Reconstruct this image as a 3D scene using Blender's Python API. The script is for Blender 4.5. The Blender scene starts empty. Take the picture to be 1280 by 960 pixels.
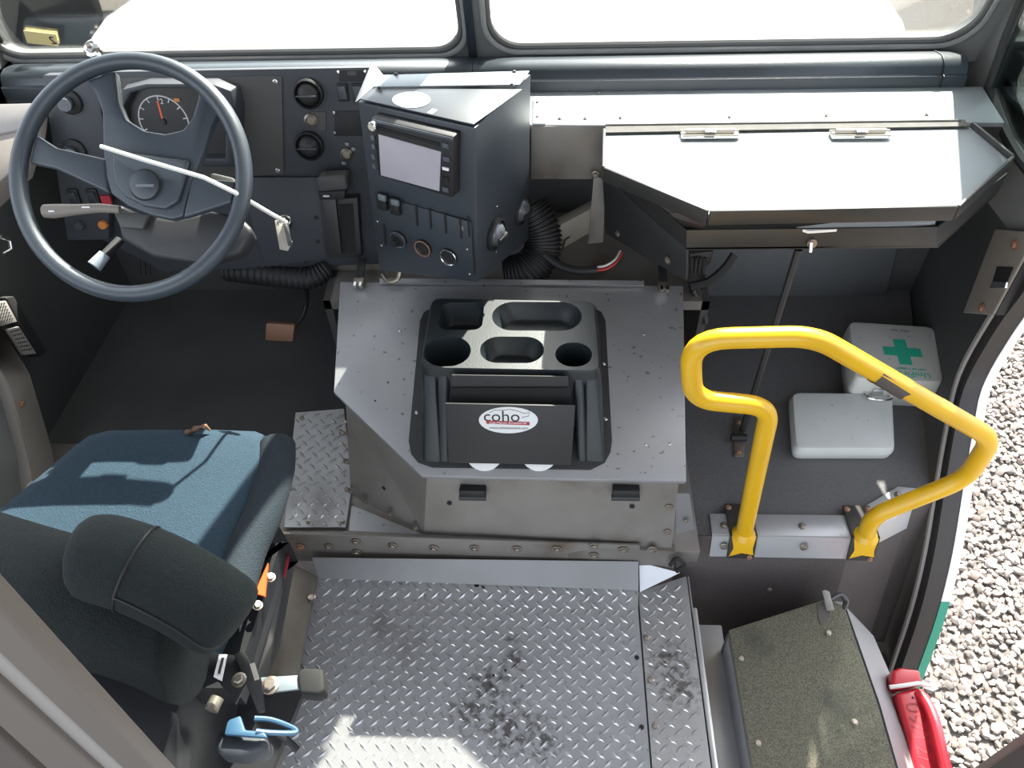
import bpy, bmesh, math, random
from mathutils import Vector as V, Matrix, Quaternion
from mathutils.geometry import tessellate_polygon
random.seed(7)
SC = bpy.context.scene
COL = SC.collection
# ---------------------------------------------------------------- camera
FPX = 950.0
PITCH, YAW, ROLL = math.radians(47), math.radians(4.27), math.radians(2.7)
CAM = V((0, 0, 1.78))
R0 = V((math.cos(YAW), math.sin(YAW), 0))
FW = V((-math.sin(YAW)*math.cos(PITCH), math.cos(YAW)*math.cos(PITCH), -math.sin(PITCH)))
U0 = R0.cross(FW)
RT = R0*math.cos(ROLL) - U0*math.sin(ROLL)
UP = R0*math.sin(ROLL) + U0*math.cos(ROLL)
cd = bpy.data.cameras.new('camera'); cam = bpy.data.objects.new('camera', cd); COL.objects.link(cam)
cd.sensor_width = 36; cd.lens = FPX/1280*36; cd.clip_start = 0.01
cam.matrix_world = Matrix(((RT.x, UP.x, -FW.x, CAM.x), (RT.y, UP.y, -FW.y, CAM.y), (RT.z, UP.z, -FW.z, CAM.z), (0, 0, 0, 1)))
SC.camera = cam
# ---------------------------------------------------------------- light
SUN_EL, SUN_AZ = math.radians(44), math.radians(23)     # azimuth from +y towards +x
w = bpy.data.worlds.new('world'); SC.world = w; w.use_nodes = True
nt = w.node_tree; bg = nt.nodes['Background']
sky = nt.nodes.new('ShaderNodeTexSky'); sky.sky_type = 'NISHITA'; sky.sun_disc = False
sky.sun_elevation = SUN_EL; sky.sun_rotation = SUN_AZ; sky.air_density = 1.0; sky.dust_density = 2.0
hs = nt.nodes.new('ShaderNodeHueSaturation'); hs.inputs['Saturation'].default_value = .35      # hazy, pale sky
nt.links.new(sky.outputs[0], hs.inputs['Color']); nt.links.new(hs.outputs[0], bg.inputs[0]); bg.inputs[1].default_value = 0.36
sd = bpy.data.lights.new('sun', 'SUN'); sd.energy = 11.0; sd.angle = math.radians(0.6); sd.color = (1, .95, .86)
so = bpy.data.objects.new('sun', sd); COL.objects.link(so)
sdir = V((math.sin(SUN_AZ)*math.cos(SUN_EL), math.cos(SUN_AZ)*math.cos(SUN_EL), math.sin(SUN_EL)))
so.rotation_mode = 'QUATERNION'; so.rotation_quaternion = sdir.to_track_quat('Z', 'Y'); so.location = (1, 4, 5)
vs = SC.view_settings
vs.view_transform = 'Standard'; vs.look = 'None'; vs.gamma = 1; vs.use_curve_mapping = False; vs.exposure = 1.1
# ---------------------------------------------------------------- helpers
def ray(px, py): return FW + RT*((px-640)/FPX) + UP*((480-py)/FPX)
def at(px, py, ax, v):
    k = ray(px, py); return CAM + k*((v-CAM[ax])/k[ax])
def az(px, py, v): return at(px, py, 2, v)
def ay(px, py, v): return at(px, py, 1, v)
def axx(px, py, v): return at(px, py, 0, v)
class PL:                                     # a tilted plane with its own axes
    def __init__(s, p, u, v):
        s.p = V(p); s.u = V(u).normalized(); n = s.u.cross(V(v)).normalized(); s.n = n; s.v = n.cross(s.u)
    def px(s, x, y, lift=0):
        k = ray(x, y); q = s.p + s.n*lift; return CAM + k*((q-CAM).dot(s.n)/k.dot(s.n))
    def uv(s, a, b, h=0): return s.p + s.u*a + s.v*b + s.n*h
    def loc(s, P): d = P - s.p; return (d.dot(s.u), d.dot(s.v))

WL = {}
def link(name, data, loc, parent):
    o = bpy.data.objects.new(name, data); COL.objects.link(o)
    if parent is not None:
        o.parent = parent; o.location = V(loc) - WL[parent.name]
    else: o.location = loc
    WL[o.name] = V(loc)
    return o
def tag(o, label=None, cat=None, group=None, kind=None):
    if label: o['label'] = label
    if cat: o['category'] = cat
    if group: o['group'] = group
    if kind: o['kind'] = kind
    return o
def thing(name, loc, label, cat, group=None): return tag(link(name, None, loc, None), label, cat, group)
def struct(o): o['kind'] = 'structure'; return o

class MB:
    def __init__(s): s.b = bmesh.new()
    def vs(s, pts): return [s.b.verts.new(p) for p in pts]
    def face(s, pts):
        v = s.vs(pts)
        try: s.b.faces.new(v)
        except ValueError: pass
        return s
    def rings(s, rings, closed=True, caps=True):
        R = [s.vs(r) for r in rings]; n = len(R[0])
        for a, b in zip(R, R[1:]):
            for i in range(n if closed else n-1):
                j = (i+1) % n; s.b.faces.new((a[i], a[j], b[j], b[i]))
        if caps and closed:
            s.b.faces.new(R[0][::-1]); s.b.faces.new(R[-1])
        return s
    def slab(s, pts, vec):
        vec = V(vec); return s.rings([[V(p) for p in pts], [V(p)+vec for p in pts]])
    def box(s, c, size, rot=None, axes=None):
        c = V(c); h = V(size)/2
        X, Y, Z = axes if axes else (V((1,0,0)), V((0,1,0)), V((0,0,1)))
        if rot: X, Y, Z = rot @ X, rot @ Y, rot @ Z
        q = [c + X*h.x*a + Y*h.y*b - Z*h.z for a, b in ((-1,-1),(1,-1),(1,1),(-1,1))]
        return s.slab(q, Z*2*h.z)
    def tube(s, path, r, seg=12, closed=False, flat=1.0):
        P = [V(p) for p in path]; n = len(P); rr = r if isinstance(r, (list, tuple)) else [r]*n
        T = []
        for i in range(n):
            a = P[(i-1) % n] if (closed or i) else P[i]; b = P[(i+1) % n] if (closed or i < n-1) else P[i]
            T.append((b-a).normalized())
        N = T[0].orthogonal().normalized(); rings = []
        for i in range(n):
            if i: N = (T[i-1].rotation_difference(T[i]) @ N)
            N = (N - T[i]*N.dot(T[i])).normalized(); B = T[i].cross(N)
            rings.append([P[i] + (N*math.cos(2*math.pi*k/seg) + B*math.sin(2*math.pi*k/seg)*flat)*rr[i] for k in range(seg)])
        if closed: rings.append(rings[0]); return s.rings(rings, caps=False)
        return s.rings(rings)
    def lathe(s, prof, c, axis, seg=24):
        A = V(axis).normalized(); N = A.orthogonal().normalized(); B = A.cross(N); c = V(c)
        return s.rings([[c + A*h + (N*math.cos(2*math.pi*k/seg)+B*math.sin(2*math.pi*k/seg))*max(r, 1e-4) for k in range(seg)] for r, h in prof])
    def holes(s, outer, holes, vec):
        """plate with holes and thickness vec"""
        loops = [outer]+holes; vec = V(vec)
        flat = [V(p) for l in loops for p in l]
        tris = tessellate_polygon([[V(p) for p in l] for l in loops])
        a = s.vs(flat); b = s.vs([p+vec for p in flat])
        for t in tris:
            try: s.b.faces.new([a[i] for i in t]); s.b.faces.new([b[i] for i in t][::-1])
            except ValueError: pass
        o = 0
        for l in loops:
            n = len(l)
            for i in range(n):
                j = (i+1) % n; s.b.faces.new((a[o+i], a[o+j], b[o+j], b[o+i]))
            o += n
        return s
    def ico(s, c, r, sub=2, scale=(1,1,1)):
        bmesh.ops.create_icosphere(s.b, subdivisions=sub, radius=r, matrix=Matrix.Translation(c) @ Matrix.Diagonal((*scale, 1)))
        return s
    def mesh(s, name, m, bevel=0, seg=2, smooth=40, origin=None, weld=True):
        b = s.b
        if weld: bmesh.ops.remove_doubles(b, verts=b.verts, dist=1e-6)
        bmesh.ops.recalc_face_normals(b, faces=b.faces)
        if bevel:
            ed = [e for e in b.edges if len(e.link_faces) == 2 and e.calc_face_angle(0) > math.radians(28)]
            bmesh.ops.bevel(b, geom=ed, offset=bevel, segments=seg, affect='EDGES', profile=.5, clamp_overlap=True)
        c = V(origin) if origin is not None else (sum((v.co for v in b.verts), V())/max(1, len(b.verts)))
        for v in b.verts: v.co -= c
        if smooth:
            for f_ in b.faces: f_.smooth = True
            for e in b.edges:
                e.smooth = not (len(e.link_faces) == 2 and e.calc_face_angle(0) > math.radians(smooth))
        me = bpy.data.meshes.new(name); b.to_mesh(me); b.free()
        if m: me.materials.append(m)
        return me, c
    def build(s, name, m, parent=None, **k):
        me, c = s.mesh(name, m, **k); return link(name, me, c, parent)

def rrect(w, h, r, n=5, cx=0, cy=0):
    out = []
    for (sx, sy, a0) in ((1,1,0), (-1,1,90), (-1,-1,180), (1,-1,270)):
        for i in range(n+1):
            a = math.radians(a0 + 90*i/n); out.append((cx+sx*(w/2-r)+r*math.cos(a), cy+sy*(h/2-r)+r*math.sin(a)))
    return out
def fillet(pts, r, n=6):
    """round the inner corners of a polyline"""
    P = [V(p) for p in pts]; out = [P[0]]; rr = r if isinstance(r, (list, tuple)) else [r]*len(P)
    for i in range(1, len(P)-1):
        a = (P[i-1]-P[i]); b = (P[i+1]-P[i]); d = min(rr[i], a.length*.48, b.length*.48)
        A = P[i]+a.normalized()*d; B = P[i]+b.normalized()*d
        for k in range(n+1):
            t = k/n; out.append(A*(1-t)**2 + P[i]*2*t*(1-t) + B*t*t)
    out.append(P[-1]); return out
def smoothpath(pts, n=8):
    P = [V(p) for p in pts]; out = []
    for i in range(len(P)-1):
        p0 = P[max(i-1,0)]; p1 = P[i]; p2 = P[i+1]; p3 = P[min(i+2,len(P)-1)]
        for k in range(n):
            t = k/n
            out.append(.5*((2*p1)+(p2-p0)*t+(2*p0-5*p1+4*p2-p3)*t*t+(3*p1-p0-3*p2+p3)*t**3))
    out.append(P[-1]); return out
def place(mesh, name, parent, pos, normal=(0,0,1), scale=1, spin=0):
    o = link(name, mesh, pos, parent)
    o.rotation_mode = 'QUATERNION'; o.rotation_quaternion = V(normal).to_track_quat('Z', 'Y') @ Quaternion((0,0,1), spin)
    o.scale = (scale,)*3; return o
def text(name, body, size, pos, xd, yd, m, parent, thick=.0004):
    cu = bpy.data.curves.new(name, 'FONT'); cu.body = body; cu.size = size; cu.align_x = 'CENTER'; cu.align_y = 'CENTER'; cu.extrude = thick
    cu.resolution_u = 3
    t = bpy.data.objects.new('tmp', cu); COL.objects.link(t)
    me = bpy.data.meshes.new_from_object(t.evaluated_get(bpy.context.evaluated_depsgraph_get())); bpy.data.objects.remove(t)
    X = V(xd).normalized(); Z = X.cross(V(yd)).normalized(); Y = Z.cross(X)
    M = Matrix((X, Y, Z)).transposed()
    for v in me.vertices: v.co = M @ v.co
    me.materials.clear(); me.materials.append(m); me.name = name
    return link(name, me, pos, parent)

# ---------------------------------------------------------------- materials
def mat(name, col, rough=.5, metal=0, col2=None, nscale=8, namt=.5, bump=0, bscale=200, btype='NOISE', spots=None, coat=0, spec=None, detail=4, rand=0, fleck=None, blots=None):
    m = bpy.data.materials.new(name); m.use_nodes = True; t = m.node_tree; p = t.nodes['Principled BSDF']; L = t.links.new
    def N(k, **kw):
        n = t.nodes.new(k)
        for a, b in kw.items(): setattr(n, a, b)
        return n
    tc = N('ShaderNodeTexCoord'); p.inputs['Roughness'].default_value = rough; p.inputs['Metallic'].default_value = metal
    if spec is not None: p.inputs['Specular IOR Level'].default_value = spec
    if coat: p.inputs['Coat Weight'].default_value = coat; p.inputs['Coat Roughness'].default_value = .15
    cur = None
    def mix(a, b, f):
        x = N('ShaderNodeMix', data_type='RGBA')
        for s_, v in ((6, a), (7, b), (0, f)):
            if isinstance(v, bpy.types.NodeSocket): L(v, x.inputs[s_])
            elif s_ == 0: x.inputs[0].default_value = v
            else: x.inputs[s_].default_value = (*v, 1)
        return x.outputs[2]
    def noise(sc, lo, hi, det=4):
        n = N('ShaderNodeTexNoise'); n.inputs['Scale'].default_value = sc; n.inputs['Detail'].default_value = det; L(tc.outputs['Object'], n.inputs['Vector'])
        r = N('ShaderNodeMapRange'); r.inputs[1].default_value = lo; r.inputs[2].default_value = hi; L(n.outputs[0], r.inputs[0]); return r.outputs[0], n
    cur = col
    if col2 is not None:
        f_, _ = noise(nscale, .5-namt*.5, .5+namt*.5, detail); cur = mix(cur, col2, f_)
    if fleck:                                                  # fine specks
        fc, fs, lo = fleck; f_, _ = noise(fs, lo, lo+.06, 2); cur = mix(cur, fc, f_)
    if spots:                                                  # wear / dirt patches
        for sc_, ss, lo, hi in spots:
            f_, _ = noise(ss, lo, hi, 6); cur = mix(cur, sc_, f_)
    if blots:                                                  # oily stains at fixed spots of the plate
        geo = N('ShaderNodeVectorMath', operation='MULTIPLY'); geo.inputs[1].default_value = (1,1,0); L(tc.outputs['Object'], geo.inputs[0])
        tot = None
        for bx, by, br in blots:
            dn = N('ShaderNodeVectorMath', operation='DISTANCE'); dn.inputs[1].default_value = (bx,by,0); L(geo.outputs[0], dn.inputs[0])
            mr = N('ShaderNodeMapRange'); mr.inputs[1].default_value = br; mr.inputs[2].default_value = 0; L(dn.outputs['Value'], mr.inputs[0])
            if tot is None: tot = mr.outputs[0]
            else:
                ad = N('ShaderNodeMath', operation='MAXIMUM'); L(tot, ad.inputs[0]); L(mr.outputs[0], ad.inputs[1]); tot = ad.outputs[0]
        f2, _ = noise(60, .36, .66, 8); mu = N('ShaderNodeMath', operation='MULTIPLY'); L(tot, mu.inputs[0]); L(f2, mu.inputs[1])
        m2 = N('ShaderNodeMapRange'); m2.inputs[1].default_value = .16; m2.inputs[2].default_value = .60; L(mu.outputs[0], m2.inputs[0])
        m2.inputs[4].default_value = .8; cur = mix(cur, (.045,.038,.034), m2.outputs[0])
    if rand:
        oi = N('ShaderNodeObjectInfo'); ge = N('ShaderNodeNewGeometry'); ad = N('ShaderNodeMath', operation='ADD'); L(oi.outputs['Random'], ad.inputs[0]); L(ge.outputs['Random Per Island'], ad.inputs[1])
        fr = N('ShaderNodeMath', operation='FRACT'); L(ad.outputs[0], fr.inputs[0])
        ra = N('ShaderNodeValToRGB'); L(fr.outputs[0], ra.inputs[0]); e = ra.color_ramp.elements
        e[0].color = (*rand[0], 1); e[1].color = (*rand[-1], 1)
        for i, c in enumerate(rand[1:-1]):
            q = e.new((i+1)/(len(rand)-1)); q.color = (*c, 1)
        cur = ra.outputs[0]
    if isinstance(cur, bpy.types.NodeSocket): L(cur, p.inputs['Base Color'])
    else: p.inputs['Base Color'].default_value = (*cur, 1)
    if bump:
        if btype == 'VORONOI': n = N('ShaderNodeTexVoronoi')
        elif btype == 'WAVE': n = N('ShaderNodeTexWave')
        else: n = N('ShaderNodeTexNoise')
        n.inputs['Scale'].default_value = bscale; L(tc.outputs['Object'], n.inputs['Vector'])
        b = N('ShaderNodeBump'); b.inputs['Strength'].default_value = bump; b.inputs['Distance'].default_value = .002
        L(n.outputs[0], b.inputs['Height']); L(b.outputs[0], p.inputs['Normal'])
    return m
def glassmat(name, tint=(1,1,1), refl=.5):
    m = bpy.data.materials.new(name); m.use_nodes = True; t = m.node_tree; t.nodes.remove(t.nodes['Principled BSDF'])
    o = t.nodes['Material Output']; tr = t.nodes.new('ShaderNodeBsdfTransparent'); tr.inputs[0].default_value = (*tint, 1)
    gl = t.nodes.new('ShaderNodeBsdfGlossy'); gl.inputs['Roughness'].default_value = .02
    fr = t.nodes.new('ShaderNodeFresnel'); fr.inputs[0].default_value = 1.45
    mu = t.nodes.new('ShaderNodeMath'); mu.operation = 'MULTIPLY'; mu.inputs[1].default_value = refl; mx = t.nodes.new('ShaderNodeMixShader')
    t.links.new(fr.outputs[0], mu.inputs[0]); t.links.new(mu.outputs[0], mx.inputs[0]); t.links.new(tr.outputs[0], mx.inputs[1]); t.links.new(gl.outputs[0], mx.inputs[2]); t.links.new(mx.outputs[0], o.inputs[0])
    return m
M = {}
BLOTS = [(-.14,.69,.10),(-.09,.60,.12),(-.18,.63,.09),(-.02,.58,.09),(-.08,.75,.05),(.29,.76,.09),(.305,.70,.09),(-.09,.80,.03)]
M['tread'] = mat('tread_steel', (.38,.38,.385), .40, .45, col2=(.29,.29,.29), nscale=5, namt=.6, fleck=((.2,.19,.18), 90, .66), spots=[((.10,.085,.075), 3.1, .60, .72)], bump=.08, bscale=300, blots=BLOTS)
M['lug'] = mat('tread_lug_highlight', (.56,.56,.56), .26, .6, col2=(.45,.45,.45), nscale=9, blots=BLOTS)  # paler than the plate; highlights on the lugs put into the colour
M['alu'] = mat('worn_aluminium', (.40,.40,.405), .42, .5, col2=(.31,.31,.315), nscale=4, namt=.6, fleck=((.17,.16,.15), 55, .67), bump=.05, bscale=250)
M['aludirty'] = mat('dirty_aluminium', (.27,.255,.235), .5, .4, col2=(.165,.15,.135), nscale=7, namt=.7, spots=[((.13,.10,.075), 6, .58, .74)], bump=.08, bscale=160)
M['alubright'] = mat('bright_aluminium', (.52,.53,.54), .34, .45, col2=(.42,.42,.43), nscale=6, spots=[((.2,.19,.17), 7, .66, .76)])
M['grime'] = mat('grimy_steel', (.17,.15,.13), .55, .3, col2=(.09,.075,.06), nscale=14, namt=.6, bump=.1, bscale=120)
M['alugrey'] = mat('dull_aluminium', (.22,.22,.225), .5, .3, col2=(.17,.17,.17), nscale=5)
M['bolt'] = mat('bolt_steel', (.36,.33,.29), .4, .8, col2=(.2,.16,.12), nscale=60)
M['rust'] = mat('rusty_bolt', (.30,.17,.11), .6, .5)
M['chrome'] = mat('chrome', (.75,.75,.75), .18, 1)
M['blackplastic'] = mat('moulded_black_plastic', (.012,.0165,.019), .42, 0, bump=.22, bscale=420)
M['panelblack'] = mat('flat_black_panel', (.020,.020,.021), .55)
M['black'] = mat('black_rubber', (.010,.010,.011), .6)
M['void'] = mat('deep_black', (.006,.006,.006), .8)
M['dash'] = mat('dash_charcoal', (.038,.042,.050), .55, col2=(.030,.033,.040), nscale=10, bump=.12, bscale=300)
M['dashplate'] = mat('dash_grey_plate', (.060,.058,.055), .55, bump=.1, bscale=300)
M['pad'] = mat('dash_pad_vinyl', (.026,.034,.042), .36, col2=(.020,.027,.034), nscale=14, bump=.15, bscale=260, spec=.7)
M['slate'] = mat('slate_painted_steel', (.040,.048,.058), .42, .1, col2=(.034,.040,.050), nscale=6, bump=.06, bscale=240, spec=.6)
M['slatepale'] = mat('slate_painted_shelf', (.17,.20,.22), .42, .2, col2=(.14,.17,.19), nscale=5, bump=.05, bscale=240, spec=.7)
M['trayblack'] = mat('satin_black_steel', (.026,.027,.028), .42, .2, col2=(.04,.037,.034), nscale=9)
M['wheel'] = mat('steering_wheel_grey', (.034,.044,.056), .42, bump=.12, bscale=380, spec=.6)
M['shroud'] = mat('column_grey_plastic', (.034,.034,.035), .5, bump=.1, bscale=300)
M['screen'] = mat('grey_screen', (.42,.40,.43), .3, col2=(.34,.32,.36), nscale=9)
M['silver'] = mat('silver_plastic', (.12,.13,.15), .3, .4)
M['seatsunblue'] = mat('seat_fabric_sunlit_blue', (.012,.036,.058), .9, col2=(.008,.024,.040), nscale=160, namt=.5, bump=.6, bscale=330, btype='VORONOI')  # dark fabric with the blue of sunlight on it put into the colour
M['seatshade'] = mat('seat_fabric_shaded', (.008,.017,.025), .9, col2=(.006,.012,.018), nscale=160, bump=.6, bscale=330, btype='VORONOI')  # darker copy of the cushion fabric; shade on the side bolster painted in
M['seatblack'] = mat('seat_black_fabric', (.010,.014,.014), .95, col2=(.015,.02,.02), nscale=140, bump=.6, bscale=300, btype='VORONOI')
M['seatsteel'] = mat('seat_black_steel', (.014,.015,.017), .35, .2, col2=(.022,.022,.024), nscale=7)
M['carpet'] = mat('grey_ribbed_mat', (.125,.122,.122), .85, col2=(.085,.083,.083), nscale=220, namt=.5, bump=.8, bscale=240, spots=[((.11,.105,.10), 4, .6, .8)])
M['brownmat'] = mat('brown_riser_mat', (.085,.072,.068), .8, col2=(.065,.055,.052), nscale=160, bump=.4, bscale=240, spots=[((.10,.095,.09), 4, .6, .8)])
M['darkfloor'] = mat('dark_rubber_floor', (.045,.046,.046), .85, col2=(.06,.06,.058), nscale=6, bump=.3, bscale=200)
M['inner'] = mat('dark_inner_panel', (.050,.051,.051), .6, col2=(.062,.062,.060), nscale=5)
M['firewall'] = mat('firewall_grey', (.13,.135,.14), .5, .3, col2=(.10,.105,.11), nscale=5)
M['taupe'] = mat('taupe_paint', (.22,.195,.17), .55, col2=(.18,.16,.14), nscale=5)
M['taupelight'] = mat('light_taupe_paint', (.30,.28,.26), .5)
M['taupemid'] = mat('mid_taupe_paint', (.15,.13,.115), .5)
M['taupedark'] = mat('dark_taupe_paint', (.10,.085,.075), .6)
M['pillar'] = mat('grey_pillar_paint', (.22,.225,.22), .5, col2=(.16,.16,.155), nscale=6)
M['rubber'] = mat('weather_seal_rubber', (.030,.026,.024), .6)
M['gasket'] = mat('grey_rubber_gasket', (.09,.09,.088), .5)
M['white'] = mat('white_body_paint', (.75,.75,.75), .3, coat=.4)
M['green'] = mat('green_body_stripe', (.012,.26,.17), .35, coat=.3)
M['cross'] = mat('green_print', (.02,.42,.27), .5)
M['kit'] = mat('first_aid_white_plastic', (.52,.52,.49), .5, col2=(.45,.45,.42), nscale=5, fleck=((.25,.23,.2), 60, .68), bump=.04, bscale=200)
M['kit2'] = mat('plain_white_plastic', (.55,.57,.55), .45, col2=(.49,.50,.48), nscale=6, fleck=((.36,.35,.33), 50, .70))
M['yellow'] = mat('yellow_rail_paint', (.72,.42,.008), .38, col2=(.62,.35,.008), nscale=7, spots=[((.055,.045,.04), 9, .685, .70)], coat=.2)
M['chip'] = mat('bare_chipped_patch', (.07,.06,.055), .6)
M['grit'] = mat('olive_grit', (.062,.061,.049), .95, col2=(.17,.16,.11), nscale=330, namt=.35, bump=1, bscale=300, spots=[((.045,.045,.04), 7, .58, .75)])
M['greypanel'] = mat('grey_side_panel', (.30,.30,.31), .5, .2, col2=(.24,.24,.25), nscale=6)
M['red'] = mat('red_plastic', (.48,.018,.030), .35, col2=(.38,.012,.022), nscale=8, coat=.2)
M['reddark'] = mat('dark_red_marks', (.27,.010,.018), .5)
M['cord'] = mat('off_white_cord', (.62,.62,.58), .7)
M['paper'] = mat('white_paper', (.75,.75,.73), .8)
M['label'] = mat('white_sticker', (.72,.72,.72), .5)
M['ink'] = mat('black_ink', (.02,.02,.02), .7)
M['redink'] = mat('red_ink', (.35,.02,.03), .7)
M['orange'] = mat('orange_plastic', (.75,.10,.02), .4)
M['amber'] = mat('amber_button', (.55,.20,.04), .4)
M['needle'] = mat('orange_needle', (.9,.12,.03), .5)
M['dial'] = mat('gauge_black', (.010,.010,.012), .35)
M['white_mark'] = mat('white_print', (.7,.7,.7), .6)
M['greymark'] = mat('grey_print', (.16,.165,.17), .6)
M['blueplastic'] = mat('blue_belt_webbing', (.025,.075,.13), .5)
M['tan'] = mat('tan_box', (.42,.38,.32), .7, col2=(.33,.3,.25), nscale=8)
M['yellowsticker'] = mat('yellow_sticker', (.55,.46,.22), .6)
M['tyre'] = mat('tyre_rubber', (.02,.02,.02), .8)
M['gravelbase'] = mat('gravel_bed', (.09,.08,.072), .95, col2=(.15,.135,.12), nscale=55, namt=.4, bump=1, bscale=40, btype='VORONOI')
M['pebble'] = mat('pebbles', (.5,.5,.5), .85, rand=[(.19,.16,.14), (.27,.24,.215), (.13,.11,.10), (.31,.29,.27), (.22,.175,.145), (.25,.235,.22)])
M['glass'] = glassmat('window_glass', (.95,.97,.96), .6)
M['reflglass'] = glassmat('glass_painted_reflection', (.48,.54,.53), .8)  # glass colour stands in for the dark teal reflection in the quarter window
M['brown'] = mat('brown_knob', (.16,.09,.05), .4)
M['clearknob'] = mat('grey_blue_knob', (.28,.33,.38), .25)
M['redwire'] = mat('red_wire', (.45,.03,.03), .5)
M['book'] = mat('printed_paper', (.45,.42,.40), .6, col2=(.35,.22,.18), nscale=9)

# shared fastener meshes (local +z is outwards)
def fastener(name, m, r, hex_=True):
    b = MB(); b.lathe([(r*1.5,0),(r*1.5,r*.25),(r*1.4,r*.3)], (0,0,0), (0,0,1), 14)
    b.lathe([(r,r*.2),(r,r*.75),(r*.8,r*.95)], (0,0,0), (0,0,1), 6 if hex_ else 12)
    me, _ = b.mesh(name, m, origin=(0,0,0)); return me
F_BOLT = fastener('bolt', M['bolt'], .0085); F_RUST = fastener('bolt_rusty', M['rust'], .0085)
F_RIVET = fastener('rivet', M['bolt'], .005, False); F_SCREW = fastener('screw', M['chrome'], .0035, False); F_DARK = fastener('screw_dark', M['black'], .005, False)
F_HOLE, _ = MB().lathe([(.007,0),(.007,.0006)], (0,0,0), (0,0,1), 14).mesh('hole', M['void'], origin=(0,0,0))

# ================================================================ SETTING
XL, XR = -1.46, 1.09
ZG = -0.75
# ---- gravel
g = MB().face([(-14,-4,ZG),(14,-4,ZG),(14,30,ZG),(-14,30,ZG)]).build('ground', M['gravelbase'])
struct(g); g['label'] = 'gravel yard outside the open door'
peb = []
for k in range(6):
    b = MB(); b.ico((0,0,0), 1, 1)
    for v in b.b.verts: v.co = V((v.co.x*random.uniform(.8,1.25), v.co.y*random.uniform(.65,1.0), v.co.z*random.uniform(.45,.7)))
    peb.append(b.mesh('pebble', M['pebble'], origin=(0,0,0), smooth=32)[0])
spots = []
yy = .25
while yy < 3.2:
    xx = 1.12 + random.uniform(0,.03)
    while xx < 2.75:
        spots.append((xx+random.uniform(-.009,.009), yy+random.uniform(-.009,.009))); xx += .0225
    yy += .0225
def pebxf(x, y):
    r = random.uniform(.0105,.0185)*(1.4 if random.random() < .09 else 1)
    e = Matrix.Rotation(random.uniform(0,6.28),4,'Z') @ Matrix.Rotation(random.uniform(-.6,.6),4,'X') @ Matrix.Rotation(random.uniform(-.6,.6),4,'Y')
    return r, e, V((x, y, ZG+random.uniform(.002,.016)))
def vis(x, y):
    d = V((x,y,ZG))-CAM; z = d.dot(FW); return 640+FPX*d.dot(RT)/z, 480-FPX*d.dot(UP)/z
near = [q for q in spots if 1170 < vis(*q)[0] < 1280 and 600 < vis(*q)[1] < 960]
near.sort(key=lambda q: -vis(*q)[1]); near = set(near[:290])
sb = bmesh.new()
for q in spots:
    r, e, c = pebxf(*q); me = random.choice(peb)
    if q in near:
        o = link('pebble', me, c, g); o.rotation_euler = e.to_euler(); o.scale = (r,)*3
    else:
        n0 = len(sb.verts); sb.from_mesh(me); sb.verts.ensure_lookup_table(); X = Matrix.Translation(c) @ e @ Matrix.Scale(r,4)
        for i in range(n0, len(sb.verts)): sb.verts[i].co = X @ sb.verts[i].co
gm = bpy.data.meshes.new('loose_gravel'); sb.to_mesh(gm); sb.free(); gm.materials.append(M['pebble'])
tag(link('loose_gravel', gm, (0,0,0), g), kind='stuff')

# ---- cab floor, ceiling, walls
fl = struct(MB().box((-.58,.15,-.03), (1.86,1.50,.05)).build('floor', M['darkfloor']))
fl['label'] = 'steel cab floor under the tread plates'
mid = struct(MB().box((-1.0,1.54,.075), (.96,1.04,.05)).build('floor_driver', M['darkfloor'])); mid['label'] = 'dark rubber floor of the driver footwell'
EA, EB, EC = az(890,669,.104), az(1066,672,.104), az(1140,634,.104)
EDGE = [(.34,EA.y+.004),(EB.x,EB.y+.004),(EC.x,EC.y+.004),(.985,EC.y+.03),(1.03,1.34),(1.07,1.50),(1.19,2.0),(.28,2.0),(.28,EA.y+.004)]
pf = struct(MB().slab([(x,y,.05) for x,y in EDGE], (0,0,.05)).build('floor_passenger', M['carpet'])); pf['label'] = 'grey ribbed mat in the passenger footwell'
# riser and lower step of the door well
RTOP = [(.33,EA.y),(EB.x,EB.y),(EC.x,EC.y),(.99,EC.y+.028)]
b = MB()
for (xa, ya), (xb, yb_) in zip(RTOP, RTOP[1:]): b.slab([(xa,ya,.099),(xb,yb_,.099),(xb,yb_-.15,-.42),(xa,ya-.12,-.42)], (0,.02,0))
rs = struct(b.build('trim_1', M['brownmat'])); rs['label'] = 'brown matted riser of the entrance step'
st = struct(MB().box((.66,.55,-.42), (.64,.85,.03)).build('floor_step', M['brownmat'])); st['label'] = 'lower entrance step'
place(F_RIVET, 'rivet', rs, V((.575,.985,-.06)), (0,-1,.3))
cl = struct(MB().box((-.1,.85,2.06), (2.5,2.2,.05)).build('ceiling', M['taupelight']))
fwp = MB().slab([(XL,2.0,-.2),(1.22,2.0,-.2),(1.22,2.0,.92),(XL,2.0,.92)], (0,.03,0)).build('wall_front', M['inner']); struct(fwp)
pn = MB().slab([ay(846,388,1.985),ay(1102,385,1.985),ay(1122,300,1.985),ay(846,300,1.985)], (0,-.012,0)).build('firewall_panel', M['firewall'], fwp, bevel=.003)
for px in (938,1013,1090): place(F_RIVET, 'rivet', fwp, ay(px,381,1.972), (0,-1,0))
wl = MB()
wl.slab([(XL,-.4,-.2),(XL,2.03,-.2),(XL,2.03,.92),(XL,-.4,.92)], (-.03,0,0)); wl.slab([(XL,-.4,1.75),(XL,1.95,1.75),(XL,1.95,2.05),(XL,-.4,2.05)], (-.03,0,0))
wl.box((XL-.015,1.92,1.3), (.03,.2,.9))
wl = struct(wl.build('wall_left', M['inner']))
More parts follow.
